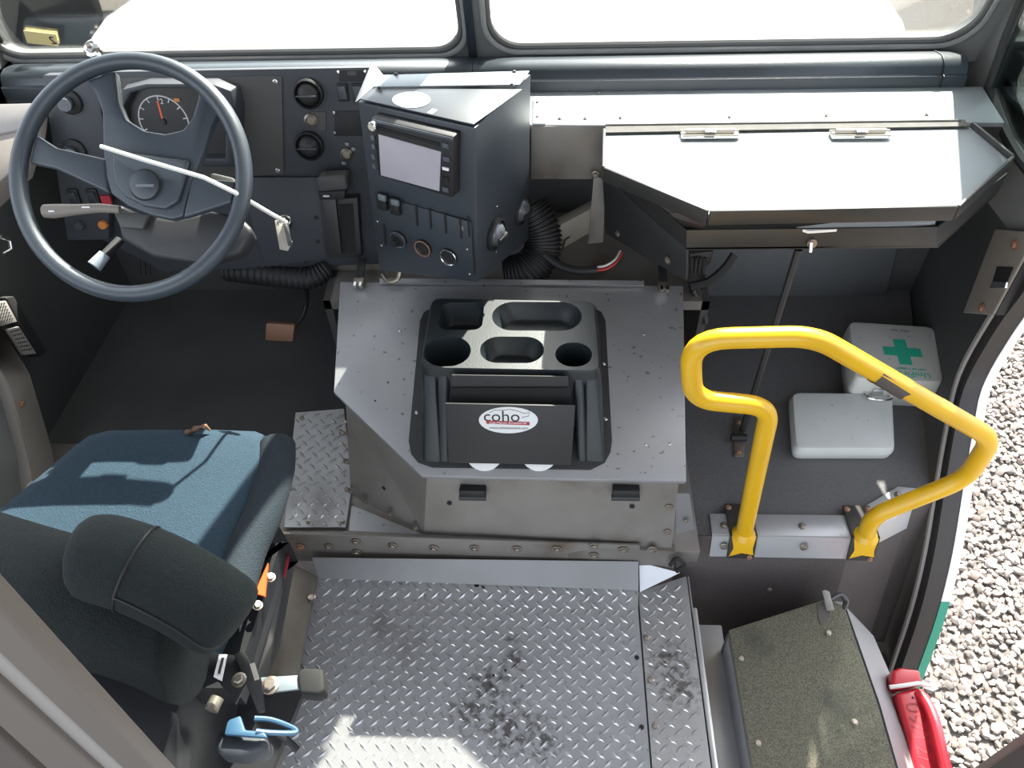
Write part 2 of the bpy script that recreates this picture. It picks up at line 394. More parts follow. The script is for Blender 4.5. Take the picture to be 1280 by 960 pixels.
lw2 = MB().slab([axx(-60,430,-1.40),axx(-5,458,-1.40),axx(10,480,-1.40),axx(38,580,-1.40),axx(20,720,-1.40),axx(-100,720,-1.40)], (-.012,0,0)).build('lower_panel', M['pillar'], wl, bevel=.004)
# beige bent post on the left wall
po = [axx(-45,330,-1.37),axx(0,405,-1.37),axx(38,468,-1.37),axx(66,562,-1.37),axx(78,640,-1.37)]; pi = [axx(-60,360,-1.37),axx(-12,436,-1.37),axx(10,480,-1.37),axx(34,565,-1.37),axx(44,640,-1.37)]
b = MB()
for i in range(4): b.slab([po[i],po[i+1],pi[i+1],pi[i]], (-.045,0,0))
post = struct(b.build('trim_2', M['taupe'], bevel=.004)); post['label'] = 'beige bent door post on the left wall'
place(F_RUST, 'bolt', post, axx(27,505,-1.369), (1,0,0), .8)
# door sill on the far left, catching sun
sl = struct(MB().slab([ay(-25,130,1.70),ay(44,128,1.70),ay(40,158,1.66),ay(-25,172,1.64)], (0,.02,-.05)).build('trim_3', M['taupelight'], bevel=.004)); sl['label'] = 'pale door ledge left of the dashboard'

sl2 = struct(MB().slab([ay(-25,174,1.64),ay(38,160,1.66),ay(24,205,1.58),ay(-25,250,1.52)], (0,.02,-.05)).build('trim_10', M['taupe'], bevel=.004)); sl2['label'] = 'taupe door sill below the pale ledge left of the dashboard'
# right wall ahead of the door opening, with the curved jamb
JX = 1.09
jam = [axx(1330,250,JX),axx(1282,340,JX),axx(1240,400,JX),axx(1202,470,JX-.005),axx(1186,540,1.045),axx(1172,620,1.01),axx(1160,690,.995),axx(1143,760,.99),axx(1118,835,.985),axx(1085,930,.98)]
jam = smoothpath(jam, 4)
wr = MB()
fro = [V((1.20,2.03,p.z)) for p in jam]
for i in range(len(jam)-1): wr.slab([jam[i],jam[i+1],fro[i+1],fro[i]], (.025,0,0))
wr = struct(wr.build('wall_right', M['inner']))
def strip(name, m, off0, off1, dx0, dx1, parent, rng=None):
    """band that follows the jamb, between two offsets rearwards"""
    b = MB(); J = jam if rng is None else jam[rng[0]:rng[1]]
    P = []
    for i, p in enumerate(J):
        t = (J[min(i+1,len(J)-1)]-J[max(i-1,0)]).normalized(); n = t.cross(V((1,0,0))).normalized()
        if n.y > 0: n = -n
        P.append((p+n*off0, p+n*off1))
    rings = [[a+V((dx0,0,0)), c+V((dx0,0,0)), c+V((dx1,0,0)), a+V((dx1,0,0))] for a, c in P]
    return b.rings(rings).build(name, m, parent, smooth=30)
strip('jamb_edge', M['taupelight'], -.006, .004, -.012, .014, wr)
strip('inner_seal', M['void'], .004, .010, -.004, .02, wr)
strip('door_seal', M['rubber'], .010, .030, 0, .05, wr)
gsplit = min(range(len(jam)), key=lambda i: abs(jam[i].z-axx(1172,680,JX).z))
strip('white_body_edge', M['white'], .016, .032, .045, .068, wr, (0, gsplit+1))
strip('green_body_edge', M['green'], .016, .032, .045, .068, wr, (gsplit, len(jam)))
b = MB(); 
for i in range(len(jam)-1): b.slab([jam[i]+V((.064,0,0)),jam[i+1]+V((.064,0,0)),fro[i+1]+V((.064,0,0)),fro[i]+V((.064,0,0))], (.006,0,0))
b.build('outer_skin', M['white'], wr)
# strike plate on the jamb
sp = [axx(1243,286,JX-.03),axx(1296,291,JX-.03),axx(1240,394,JX-.03),axx(1203,391,JX-.03)]
sk = tag(MB().slab(sp, (.008,0,0)).build('strike_plate', M['taupe'], bevel=.006, seg=3), 'worn metal door latch strike plate on the right door jamb', 'latch plate')
MB().slab([axx(1246,333,JX-.032),axx(1266,334,JX-.032),axx(1256,358,JX-.032),axx(1239,357,JX-.032)], (.006,0,0)).build('latch_slot', M['void'], sk)
MB().slab([axx(1240,352,JX-.034),axx(1258,353,JX-.034),axx(1256,360,JX-.034),axx(1237,360,JX-.034)], (.006,0,0)).build('latch_tongue', M['chrome'], sk)
for q in ((1269,306),(1228,385)): place(F_RUST, 'bolt', sk, axx(*q, JX-.031), (-1,0,0), 1)
MB().slab([V(p)+V((.008,0,0)) for p in sp], (.03,0,0)).build('mounting_block', M['black'], sk)
# rear jamb of the door opening, bottom right
rj = MB().slab([(1.06,.635,-.45),(1.09,.635,-.45),(1.09,.60,2.03),(1.06,.60,2.03)], (0,-.03,0)).build('trim_4', M['taupe']); struct(rj); rj['label'] = 'rear post of the passenger door opening'
MB().slab([(1.05,.61,-.45),(1.05,.58,2.03),(1.05,-.35,2.03),(1.05,-.35,-.45)], (.03,0,0)).build('post_panel', M['inner'], rj)

# ---- windshield wall with two rounded openings
ws_z0 = ay(600,62,1.97).z
WS = PL((0,1.97,ws_z0), (1,0,0), (0,-.30,.954))
def wsu(px, py): return WS.loc(WS.px(px, py))
lx0 = wsu(-8,60)[0]; lx1 = wsu(576,30)[0]; rx0 = wsu(610,30)[0]; rx1 = wsu(1222,30)[0]
lb = wsu(300,67)[1]; rb = wsu(900,55)[1]
def opening(x0, x1, y0, y1, r): return rrect(x1-x0, y1-y0, r, 7, (x0+x1)/2, (y0+y1)/2)
OL = opening(lx0, lx1, lb, .86, .075); OR = opening(rx0, rx1, rb, .86, .085)
outer = [(XL,-.06),(XR+.02,-.06),(XR+.02,1.15),(XL,1.15)]
pw = MB().holes([WS.uv(*p) for p in outer], [[WS.uv(*p) for p in OL], [WS.uv(*p) for p in OR]], -WS.n*.03).build('wall_windshield', M['pillar']); struct(pw)
for i, O in enumerate((OL, OR)):
    wn = struct(MB().tube([WS.uv(*p, -.004) for p in O], .009, 8, closed=True).build('window_%d' % (i+1), M['gasket']))
    wn['label'] = 'windshield half on the %s with black rubber gasket' % ('driver side', 'passenger side')[i]
    MB().slab([WS.uv(*p, -.016) for p in O], WS.n*.004).build('glass_pane', M['glass'], wn)
    cx = sum(p[0] for p in O)/len(O); cy = sum(p[1] for p in O)/len(O)
    MB().tube([WS.uv(cx+(p[0]-cx)*1.018, cy+(p[1]-cy)*1.03, .004) for p in O], .008, 8, closed=True).build('gasket_lip', M['pillar'], wn)
# centre post cover strip
cp = struct(MB().slab([WS.uv(lx1+.012,-.03,.002),WS.uv(rx0-.034,-.03,.002),WS.uv(rx0-.034,.9,.002),WS.uv(lx1+.012,.9,.002)], WS.n*.012).build('trim_5', M['pad'], bevel=.003)); cp['label'] = 'dark centre post of the windshield'
# right quarter window
QX = 1.075
qw = [axx(1236,110,QX),axx(1300,-40,QX),axx(1400,-40,QX),axx(1400,260,QX),axx(1300,225,QX),axx(1258,170,QX)]
q3 = struct(MB().tube(smoothpath(qw+[qw[0]],4)[:-1], .012, 8, closed=True).build('window_3', M['black'])); q3['label'] = 'quarter window beside the dashboard on the passenger side'
MB().slab(qw, (.004,0,0)).build('glass_pane', M['reflglass'], q3)
qb = MB()
qb.slab([axx(1236,110,QX+.01),axx(1258,170,QX+.01),axx(1300,225,QX+.01),axx(1400,260,QX+.01),axx(1400,400,QX+.01),axx(1330,340,QX+.01),axx(1270,300,QX+.01),axx(1225,240,QX+.01),axx(1200,150,QX+.01)], (.015,0,0))
qb.slab([axx(1236,110,QX+.01),axx(1200,150,QX+.01),axx(1225,-60,QX+.01),axx(1300,-40,QX+.01)], (.015,0,0))
struct(qb.build('wall_quarter', M['pillar']))

# ================================================================ FLOOR PLATES, BULKHEAD
def lugs(x0, x1, y0, y1, zf, clip=None, d=.035):
    b = MB(); nx = int((x1-x0)/d); ny = int((y1-y0)/d)
    for j in range(ny*2+1):
        for i in range(nx+1):
            x = x0+.012 + d*(i+.5*(j % 2)); y = y0+.012+d*.5*j
            if x > x1-.008 or y > y1-.008 or (clip and not clip(x, y)): continue
            s_ = 1 if j % 2 else -1
            D = V((math.cos(math.radians(42)), s_*math.sin(math.radians(42)), 0)); N = V((-D.y, D.x, 0)); c = V((x, y, 0))
            P = [c-D*.0150, c+N*.0046, c+D*.0150, c-N*.0046]; P = [V((p.x, p.y, zf(p.x,p.y)+.0003)) for p in P]
            T = [c-D*.0065, c+D*.0065]; T = [V((p.x, p.y, zf(p.x,p.y)+.0034)) for p in T]
            v = b.vs(P+T)
            for f_ in ((0,3,5,4),(0,4,1),(1,4,5,2),(3,2,5)): b.b.faces.new([v[q] for q in f_])
    return b
def zA(x, y): return 0 if y < .895 else (y-.895)*.32
PA = [(-.595,-.55),(.222,-.55),(.222,.895),(-.600,.895)]
pa = MB().slab([(x,y,-.004) for x,y in PA], (0,0,.004)); pa.slab([(-.600,.895,-.004),(.222,.895,-.004),(.226,.953,.0145),(-.604,.962,.0175)], (0,0,.004))
tp = tag(pa.build('tread_plate', M['tread'], origin=(0,0,0)), 'large diamond tread floor plate between the seat and the step', 'floor plate')
tag(lugs(-.598,.222,-.2,.958, zA).build('raised_tread', M['lug'], tp, smooth=0, weld=False, origin=(0,0,0)), kind='stuff')
for q in ((596,731),(796,822),(802,909)): place(F_HOLE, 'hole', tp, az(*q,.002 if q[1] > 750 else .017), (0,0,1), .8 if q[1] != 731 else .95)
for q in ((617,844),(632,838),(652,858),(604,734)): place(F_HOLE, 'hole', tp, az(*q,.002 if q[1] > 750 else .02), (0,0,1), .5)
PB = [(.2255,-.55),(.352,-.55),(.352,.985),(.2265,.938)]
tb = MB().slab([(x,y,-.004) for x,y in PB], (0,0,.004)); tb.slab([(.352,-.55,-.09),(.352,.985,-.09),(.356,.985,-.002),(.356,-.55,-.002)], (.003,0,0))
tb = tag(tb.build('tread_strip', M['tread'], origin=(0,0,0)), 'narrow diamond tread strip along the right edge of the floor', 'floor plate')
tag(lugs(.226,.35,-.2,.985, lambda x, y: 0, lambda x, y: y < .938+(x-.2265)*.37-.01).build('raised_tread', M['lug'], tb, smooth=0, weld=False, origin=(0,0,0)), kind='stuff')
for q in ((808,797),(813,850),(819,907)): place(F_RIVET, 'rivet', tb, az(*q,.002))
# bulkhead: ledge, rivet strip, kick strip
b = MB(); b.slab([(-1.45,1.03,.07),(-.318,1.018,.07),(.30,.985,.07),(.37,.985,.07),(.37,1.3,.07),(-1.45,1.3,.07)], (0,0,.05))
bh = struct(b.build('trim_6', M['aludirty'], bevel=.003)); bh['label'] = 'dirty metal bulkhead ledge with a row of bolts'
p0, p1, p2, p3 = ay(345,667,1.008), ay(800,682,.985), ay(800,702,.985), ay(345,695,1.008)
MB().slab([ay(330,668,1.012),ay(844,689,.982),ay(842,712,.982),ay(330,700,1.012)], (0,.02,0)).build('bulkhead_face', M['aludirty'], bh)
RV = PL(p0, p1-p0, p0-p3)
MB().slab([p0,p1,p2,p3], (0,.006,0)).build('bolt_strip', M['aludirty'], bh, bevel=.001)
for q in ((375,683),(411,683),(445,677),(446,690),(491,682),(542,685),(593,685),(646,686),(696,686),(742,682),(742,694),(779,687)):
    place(F_BOLT if q[0] > 400 else F_RUST, 'bolt', bh, RV.px(*q, .002), RV.n, 1.0)
place(F_BOLT, 'bolt', bh, ay(815,687,.98), (0,-1,.1))
k0, k1_ = az(399,722,.022), az(798,737,.022); KP = PL(k0, k1_-k0, (0,.045,.052))
MB().slab([KP.px(390,697),KP.px(798,702),KP.px(798,738),KP.px(398,723)], -KP.n*.004).build('kick_strip', M['alugrey'], bh)
MB().slab([ay(799,703,.99),az(850,716,.05),az(800,740,.004)], (0,.004,-.004)).build('corner_gusset', M['alubright'], bh)
MB().slab([az(440,632,.1215),az(527,668,.1215),az(436,664,.1215)], (0,0,.002)).build('gusset_plate', M['alu'], bh)
MB().slab([ay(845,617,1.02),ay(862,617,1.02),ay(868,662,1.0),ay(845,668,1.0)], (0,.004,0)).build('side_tab', M['alugrey'], bh)
place(F_RIVET, 'rivet', bh, ay(857,651,1.0), (0,-1,0), .8)
MB().tube(smoothpath([ay(838,706,.97),ay(846,698,.965),ay(855,706,.96),ay(846,714,.96)],4), .006, 8).build('torn_rubber_tab', M['black'], bh)
# left footrest tread plates
FP = PL((0,1.03,.13), (1,0,0), (0,1,.0)); zb = .128
l1 = [az(356,660,zb),az(432,660,zb),az(441,603,zb),az(361,600,zb)]
fr_ = MB().slab(l1, (0,0,.004)); l2 = [az(361,600,zb),az(441,603,zb),az(430,512,.165),az(370,517,.165)]; fr_.slab(l2, (0,0,.004))
fp = tag(fr_.build('foot_plate', M['tread']), 'small bent diamond tread plate between seat and engine cover', 'floor plate')
yb = (l1[2].y+l1[3].y)/2; yt = (l2[2].y+l2[3].y)/2
tag(lugs(-.76,-.50,l1[0].y,yt, lambda x, y: zb+.004+max(0,(y-yb)/(yt-yb))*(.165-zb), lambda x, y: -.665-(y-1.04)*.16 < x < -.525-(y-1.04)*.13 if True else 0).build('raised_tread', M['lug'], fp, smooth=0, weld=False), kind='stuff')
for q in ((377,522),(364,610),(385,651),(428,651),(433,611)): place(F_RIVET, 'rivet', fp, az(*q,.135 if q[1] > 600 else .168), (0,0,1), .9)
# seat side rail of the floor
rl = struct(MB().slab([az(398,722,.02),az(352,955,.02),az(335,985,.02),az(300,985,.02),az(362,705,.06)], (0,0,.012)).build('trim_7', M['grime'], bevel=.004)); rl['label'] = 'grimy floor rail beside the driver seat'
for q in ((389,748),(343,935)): place(F_BOLT, 'bolt', rl, az(*q,.035))
# right hand trim beside the floor strip
ch = MB().slab([(.362,.90,-.105),(.445,.90,-.105),(.445,-.4,-.105),(.362,-.4,-.105)], (0,0,.012)); ch.slab([(.357,.90,-.105),(.357,-.4,-.105),(.357,-.4,0),(.357,.90,0)], (.012,0,0))
ch = struct(ch.build('trim_8', M['alubright'], bevel=.004)); ch['label'] = 'aluminium channel below the floor edge'

# ================================================================ ENGINE COVER
LID = PL((0,1.012,.367), (1,0,0), (0,.543,.133))
ec = thing('engine_cover', (-.05,1.2,.12), 'grey sheet metal engine cover with chamfered left corner in the centre', 'engine cover')
lp = [LID.px(*q) for q in ((425,352),(854,357),(858,602),(527,595),(417,490))]
MB().slab(lp, -LID.n*.016).build('lid', M['alu'], ec, bevel=.003)
MB().slab([LID.px(475,349,.004),LID.px(805,352,.004),LID.px(805,358,.004),LID.px(475,355,.004)], LID.n*.004).build('rear_lip', M['alu'], ec)
ft = [(.300,.990),(-.318,1.022),(-.527,1.140),(-.565,1.545),(.325,1.545)]
tops = [(.292,1.0254),(-.285,1.0553),(-.505,1.235),(-.540,1.535),(.325,1.535)]
B_, T_ = [V((x,y,.12)) for x,y in ft], [V((x,y,.367+(y-1.012)*.245-.017)) for x,y in tops]
MB().rings([B_, T_]).build('body', M['aludirty'], ec, smooth=20)
def onface(i, px, py):           # point of body side i
    a, b_, c = B_[i], B_[i+1], T_[i]; n = (b_-a).cross(c-a); k = ray(px,py); n.normalize()
    if n.dot(k) > 0: n = -n
    return CAM + k*((a-CAM).dot(n)/k.dot(n)), n
for q in ((432,537),(437,573),(442,610),(460,622),(491,638),(522,656)):
    P, n = onface(1, *q); place(F_BOLT, 'bolt', ec, P+n*.012, n, .75)
for q in ((836,633),(834,664)):
    P, n = onface(0, *q); place(F_BOLT, 'bolt', ec, P+n*.003, n, .7)
for q, i in (((562,628),0),((790,632),0),((482,608),1)):
    P, n = onface(i, *q); place(F_HOLE, 'hole', ec, P+n*(.007 if i == 1 else .003), n, .9)
for px in (592, 782):
    P, n = onface(0, px, 610); D = V((0,0,1)); X = V((1,0,0)); Y = n.cross(X)
    h = MB().box(P+n*.012+V((0,0,.002)), (.062,.022,.024), axes=(X, n, X.cross(n)))
    h = h.build('hinge', M['black'], ec, bevel=.003); h['label'] = 'black hinge block under the rear lid edge'
    MB().tube([P+n*.022+V((-.032,0,-.010)), P+n*.022+V((.032,0,-.010))], .008, 10).build('hinge_pin', M['panelblack'], h)
for q in ((500,414),(805,418),(807,556),(837,555),(482,607)): 
    if q[1] < 600: place(F_SCREW, 'screw', ec, LID.px(*q), LID.n, .7)
for q in ((485,478),(469,501),(605,357)): place(F_HOLE, 'stud_hole', ec, LID.px(*q, .0005), LID.n, .35)
for px, py in ((450,355),(829,360)):
    c = LID.px(px, py-2)
    lt = MB().box(c+LID.v*.035+LID.n*.012, (.022,.075,.008), axes=(LID.u, LID.v, LID.n)).build('latch_strap', M['black'], ec, bevel=.002); lt['label'] = 'black rubber hold-down strap at the front lid edge'
    MB().box(c-LID.v*.008+LID.n*.009, (.028,.026,.018), axes=(LID.u, LID.v, LID.n)).build('latch_keeper', M['bolt'], lt, bevel=.003)
    for s_ in (-.007,.007): MB().box(c-LID.v*.019+LID.n*.014+LID.u*s_, (.006,.012,.012), axes=(LID.u,LID.v,LID.n)).build('latch_hook', M['chrome'], lt)
# rear shelf of the engine bay between the cover and firewall
eb = struct(MB().slab([(-.62,1.55,.44),(.42,1.55,.44),(.42,1.93,.46),(-.62,1.93,.46)], (0,0,-.03)).build('trim_9', M['aludirty'])); eb['label'] = 'dusty engine bay deck behind the cover'
MB().slab([(.42,1.55,.44),(.42,1.93,.46),(.42,1.93,.1),(.42,1.55,.1)], (-.02,0,0)).build('side_plate', M['inner'], eb)
MB().slab([(-.62,1.55,.44),(-.62,1.93,.46),(-.62,1.93,.1),(-.62,1.55,.1)], (.02,0,0)).build('side_plate', M['inner'], eb)

# ---- cup holder console
OZ = .58
og = thing('cup_holder_console', LID.uv(-.09,.2), 'black moulded cup holder console on the engine cover', 'cup holder')
fpx = [(540,386),(742,386),(752,391),(757,402),(765,552),(763,566),(756,579),(738,588),(541,585),(523,579),(514,568),(511,552),(525,402),(530,391)]
fp3 = [LID.px(*q) for q in fpx]
MB().slab(fp3, LID.n*.005).build('base_flange', M['panelblack'], og, bevel=.002)
def oz_(px, py): return az(px, py, OZ)
tl, tr, br, bl = oz_(541,373), oz_(742,377), oz_(749,463), oz_(527,459)
def rq(c, r, n=5):               # rounded quad outline
    out = []
    for i in range(4):
        p = c[i]; a = (c[i-1]-p).normalized(); b_ = (c[(i+1)%4]-p).normalized()
        A, B2 = p+a*r, p+b_*r
        for k in range(n+1):
            t = k/n; out.append(A*(1-t)**2+p*2*t*(1-t)+B2*t*t)
    return out
out = rq([tl,tr,br,bl], .022)
def pxhole(cx, cy, wpx, hpx, rr, n=8):
    c = oz_(cx,cy); w_ = (oz_(cx+wpx/2,cy)-oz_(cx-wpx/2,cy)).length; h_ = (oz_(cx,cy+hpx/2)-oz_(cx,cy-hpx/2)).length
    return [V((x, y, OZ)) for x, y in rrect(w_, h_, min(rr, w_/2-.0005, h_/2-.0005), n, c.x, c.y)]
H = [(pxhole(671,395,112,36,.05), .05), (pxhole(640,437,80,33,.05), .05), (pxhole(577,395,54,34,.022), .06), (pxhole(559,439,59,37,.06), .12), (pxhole(717,443,46,30,.05), .12)]
tp_ = MB().holes(out, [h for h, d in H], (0,0,-.003)); tp_ = tp_.build('top_tray', M['blackplastic'], og, smooth=30)
for i, (h, d) in enumerate(H):
    c = sum(h, V())/len(h); k = 0.8 if i < 3 else .92
    rim = [[p+V((0,0,.0)) for p in h], [c+(p-c)*.975+V((0,0,-.006)) for p in h], [c+(p-c)*k+V((0,0,-d*.92)) for p in h], [c+(p-c)*(k-.12)+V((0,0,-d)) for p in h]]
    b = MB(); b.rings(rim, caps=False); b.face([p for p in rim[-1]]); b.build(('tray_well','tray_well','square_well','cup_well','cup_well')[i], M['blackplastic'], og, smooth=50)
# skirt: from top outline down to the flange; rear middle is set back as a pocket
c0 = sum(out, V())/len(out)
def skirt(p):
    l = LID.loc(p); cu, cv = LID.loc(c0); u = cu+(l[0]-cu)*1.08; v = l[1]
    return LID.uv(u, v-.055 if v < cv else v, .004)
def bulge(p): q = skirt(p); return p.lerp(q, .12)+V((0,0,-.006))
pz = [out, [p+(p-c0).normalized()*.006+V((0,0,-.008)) for p in out], [(p+(p-c0).normalized()*.008).lerp(skirt(p), .35) for p in out], [skirt(p)+(skirt(p)-c0).normalized()*.006 for p in out]]
MB().rings(pz, caps=False).build('skirt', M['blackplastic'], og, smooth=60)
# rear pillars, pocket, front panel
def yat(px, py, y): return ay(px, py, y)
yr = bl.y
def pil(x0, x1, xb0, xb1):
    t = [ay(x0,468,yr-.004),ay(x1,468,yr-.004)]; bt = [LID.px(xb0,578,.005),LID.px(xb1,580,.005)]
    tt = [p+V((0,.012,-.004)) for p in t]; bb = [p+V((0,.14,.03)) for p in bt]
    MB().rings([[bt[0],bt[1],bb[1],bb[0]],[t[0],t[1],tt[1],tt[0]]]).build('pillar', M['blackplastic'], og, bevel=.008, seg=3)
pil(529,545,528,552); pil(546,560,548,562); pil(716,730,722,734); pil(731,747,731,757)
PP = PL(LID.px(640,580,.012), (1,0,0), V((0,.045,.150)))
fpan = MB().slab([PP.px(557,503),PP.px(719,506),PP.px(714,580),PP.px(561,577)], PP.n*.005).build('front_panel', M['panelblack'], og, bevel=.001)
MB().slab([PP.px(562,508,-.035),PP.px(713,510,-.035),PP.px(710,470,-.035),PP.px(565,468,-.035)], PP.n*.003).build('pocket_back', M['panelblack'], og)
MB().slab([PP.px(560,512,-.03),PP.px(715,514,-.03),PP.px(713,484,-.03),PP.px(563,484,-.03)], PP.n*.003).build('pocket_painted_shade', M['void'], og)  # black sheet that paints in the shade inside the pocket
# oval sticker
def oval(pl, cx, cy, wpx, hpx, lift, n=28): return [pl.px(cx+wpx/2*math.cos(2*math.pi*k/n), cy+hpx/2*math.sin(2*math.pi*k/n), lift) for k in range(n)]
stk = MB().slab(oval(PP,635.5,525,74,33,.0052), PP.n*.0006).build('oval_sticker', M['label'], fpan); stk['label'] = 'white oval maker sticker'
text('lettering', 'coho', .040, PP.px(627,521,.006), PP.u, PP.v, M['ink'], stk)
MB().slab([PP.px(608,525.5,.006),PP.px(662,527.5,.006),PP.px(662,531.5,.006),PP.px(608,529.5,.006)], PP.n*.0005).build('red_band', M['redink'], stk)
text('lettering', 'Cab-Mount Accessories', .0085, PP.px(635,528.6,.0068), PP.u, PP.v, M['label'], stk)
text('lettering', 'www.cohosolutions.com', .0085, PP.px(636,535,.006), PP.u, PP.v, M['ink'], stk)
MB().tube([PP.px(x,y,.006) for x,y in ((612,516),(618,512.5),(628,513),(638,511.5),(648,514),(655,517),(662,515.5),(661,520),(652,522))], .0006, 5).build('wave_line', M['ink'], stk)
for q in ((521,516),(755,455),(757,524)): place(F_SCREW, 'screw', og, LID.px(*q,.005), LID.n, .9)
for i, px in enumerate((606,674)):
    c = LID.px(px,565,.012)
    t = MB().lathe([(.044,0),(.044,.010),(.036,.012)], c, LID.n*.8+V((0,-.35,0)), 24).build('paper_lid', M['paper']); 
    tag(t, ('left','right')[i]+' one of two white cup lids under the black console panel', 'cup lid', 'cup lids under the console')

# ================================================================ STEERING WHEEL
SWc = CAM + ray(163,222)*1.5
el = math.radians(46); SN = V((0,-math.cos(el),math.sin(el))); SW = PL(SWc, (1,0,0), SN.cross(V((1,0,0))))
sw = thing('steering_wheel', SWc, 'large dark grey steering wheel with wide three-spoke hub in front of the driver seat', 'steering wheel')
MB().tube([SW.uv(.229*math.cos(2*math.pi*k/64), .229*math.sin(2*math.pi*k/64)) for k in range(64)], .0165, 16, closed=True).build('rim', M['wheel'], sw)
def swl(px, py, h=0): return SW.px(px, py, h)
hubpx = [(108,100),(119,118),(127,140),(128,180),(131,222),(138,242),(160,258),(190,270),(215,275),(229,271),(233,250),(241,222),(254,190),(263,160),(274,138),(264,112),(247,96),(247,122),(240,146),(228,162),(206,167),(180,163),(157,149),(148,128),(143,88)]
MB().slab([swl(*q,-.002) for q in hubpx], -SW.n*.022).build('hub', M['wheel'], sw, bevel=.006, seg=3, smooth=50)
padpx = [(140,186),(165,190),(205,196),(236,200),(230,226),(222,252),(206,262),(180,258),(156,246),(142,230),(139,208)]
MB().slab([swl(*q,.010) for q in padpx], -SW.n*.012).build('hub_pad', M['wheel'], sw, bevel=.007, seg=3, smooth=60)
for px_ in ([(44,168),(69,184),(131,198),(136,242),(69,211),(36,204)], [(294,226),(238,221),(228,273),(289,254)]):
    MB().slab([swl(*q,.0) for q in px_], -SW.n*.018).build('spoke', M['wheel'], sw, bevel=.006, seg=3)
b = MB().lathe([(.030,-.004),(.030,.004),(.027,.006)], swl(181,231,.012), SW.n, 28).build('horn_button', M['wheel'], sw)
MB().tube([swl(181,231,.0165)+ (SW.u*math.cos(a)+SW.v*math.sin(a))*.0295 for a in [2*math.pi*k/32 for k in range(32)]], .0016, 6, closed=True).build('button_ring', M['void'], b)
MB().box(swl(181,232,.019), (.036,.005,.0008), axes=(SW.u,SW.v,SW.n)).build('emblem_bar', M['greymark'], b)
# column shroud, stalk, tilt lever
DPt = V((0,1.77,.955)); DP = PL(DPt, (1,0,0), (0,.10,.45))
scn = thing('steering_column', V((-.82,1.5,.8)), 'grey plastic steering column with turn stalk behind the wheel', 'steering column')
cpx = [(138,252),(172,266),(215,272),(262,262),(300,270),(318,288),(300,318),(250,332),(190,322),(150,300)]
A0 = [SW.px(*q,-.06) for q in cpx]; ccc = sum(A0,V())/len(A0); A1 = [ccc+(p-ccc)*.8-SW.n*.10 for p in A0]
MB().rings([A0,A1]).build('shroud', M['shroud'], scn, bevel=.012, seg=3)
MB().tube([SWc-SW.n*.02, SWc-SW.n*.28], [.036,.05], 16).build('column_tube', M['black'], scn)
MB().slab([SW.px(262,215,-.05),SW.px(292,222,-.05),SW.px(296,250,-.05),SW.px(262,255,-.05)], -SW.n*.05).build('shroud_cap', M['dashplate'], scn, bevel=.006)
MB().slab([SW.px(140,262,-.045),SW.px(185,268,-.045),SW.px(178,286,-.045),SW.px(150,284,-.045)], -SW.n*.012).build('shroud_badge', M['dashplate'], scn, bevel=.003)
sp_ = [SW.px(150,262,-.03),SW.px(125,260,-.025),SW.px(95,262,-.02),SW.px(68,264,-.015),SW.px(56,264,-.015)]
sk_ = MB().tube(sp_, [.008,.009,.011,.0145,.0135], 12).build('turn_stalk', M['taupe'], scn)
for q, s_ in (((64,262),.012),((107,257),.016)): MB().box(SW.px(q[0],q[1]+2,.001), (s_,.003,.0006), axes=(SW.u,SW.v,SW.n)).build('stalk_mark', M['white_mark'], sk_)
tl_ = MB().tube([SW.px(150,300,-.11),SW.px(128,322,-.08)], .010, 10).build('tilt_lever', M['black'], scn)
MB().tube([SW.px(131,318,-.08),SW.px(118,333,-.07)], [.012,.015], 12).build('lever_tip', M['clearknob'], tl_)
# strap tied across the wheel, with key tag
kc = thing('key_strap', swl(250,225,.02), 'thin off-white strap tied across the steering wheel to a key tag', 'strap')
MB().tube([swl(126,183,.014),swl(180,200,.020),swl(255,222,.018),swl(292,240,.022),SW.px(340,268,-.06),SW.px(358,278,-.14)], .0042, 8).build('strap', M['cord'], kc)
KT = SW.px(355,285,-.14)
tg = MB().slab([SW.px(344,276,-.14),SW.px(356,272,-.14),SW.px(366,303,-.13),SW.px(360,314,-.13),SW.px(350,312,-.13)], SW.n*.004).build('key_tag', M['tan'], kc, bevel=.001)
MB().tube([SW.px(355+8*math.cos(a),276+7*math.sin(a),-.135) for a in [2*math.pi*k/16 for k in range(16)]], .0014, 6, closed=True).build('key_ring', M['chrome'], kc)
MB().slab([SW.px(355,282,-.132),SW.px(361,282,-.132),SW.px(366,306,-.125),SW.px(361,308,-.125)], SW.n*.003).build('key', M['chrome'], kc)

# ================================================================ DASHBOARD
da = thing('dashboard', DP.uv(-.8,-.2), 'charcoal dashboard with gauge binnacle, round vents and switches behind the wheel', 'dashboard')
def dslab(name, m, pts, lift, th, parent=None, **k): return MB().slab([DP.px(*q, lift) for q in pts], -DP.n*th).build(name, m, parent or da, **k)
dslab('main_panel', M['dash'], [(128,90),(470,84),(478,112),(655,112),(655,200),(480,210),(474,330),(205,340),(128,300)], 0, .02, bevel=.002)
dslab('left_panel', M['dash'], [(53,94),(118,93),(136,190),(136,300),(84,301),(70,215)], .03, .03, bevel=.004)
lw_ = dslab('centre_plate', M['dashplate'], [(128,97),(352,95),(355,219),(262,221),(128,221)], .004, .004, bevel=.001)
for q in ((344,102),(347,213),(283,190)): place(F_SCREW, 'screw', lw_, DP.px(*q,.005), DP.n, 1.1)
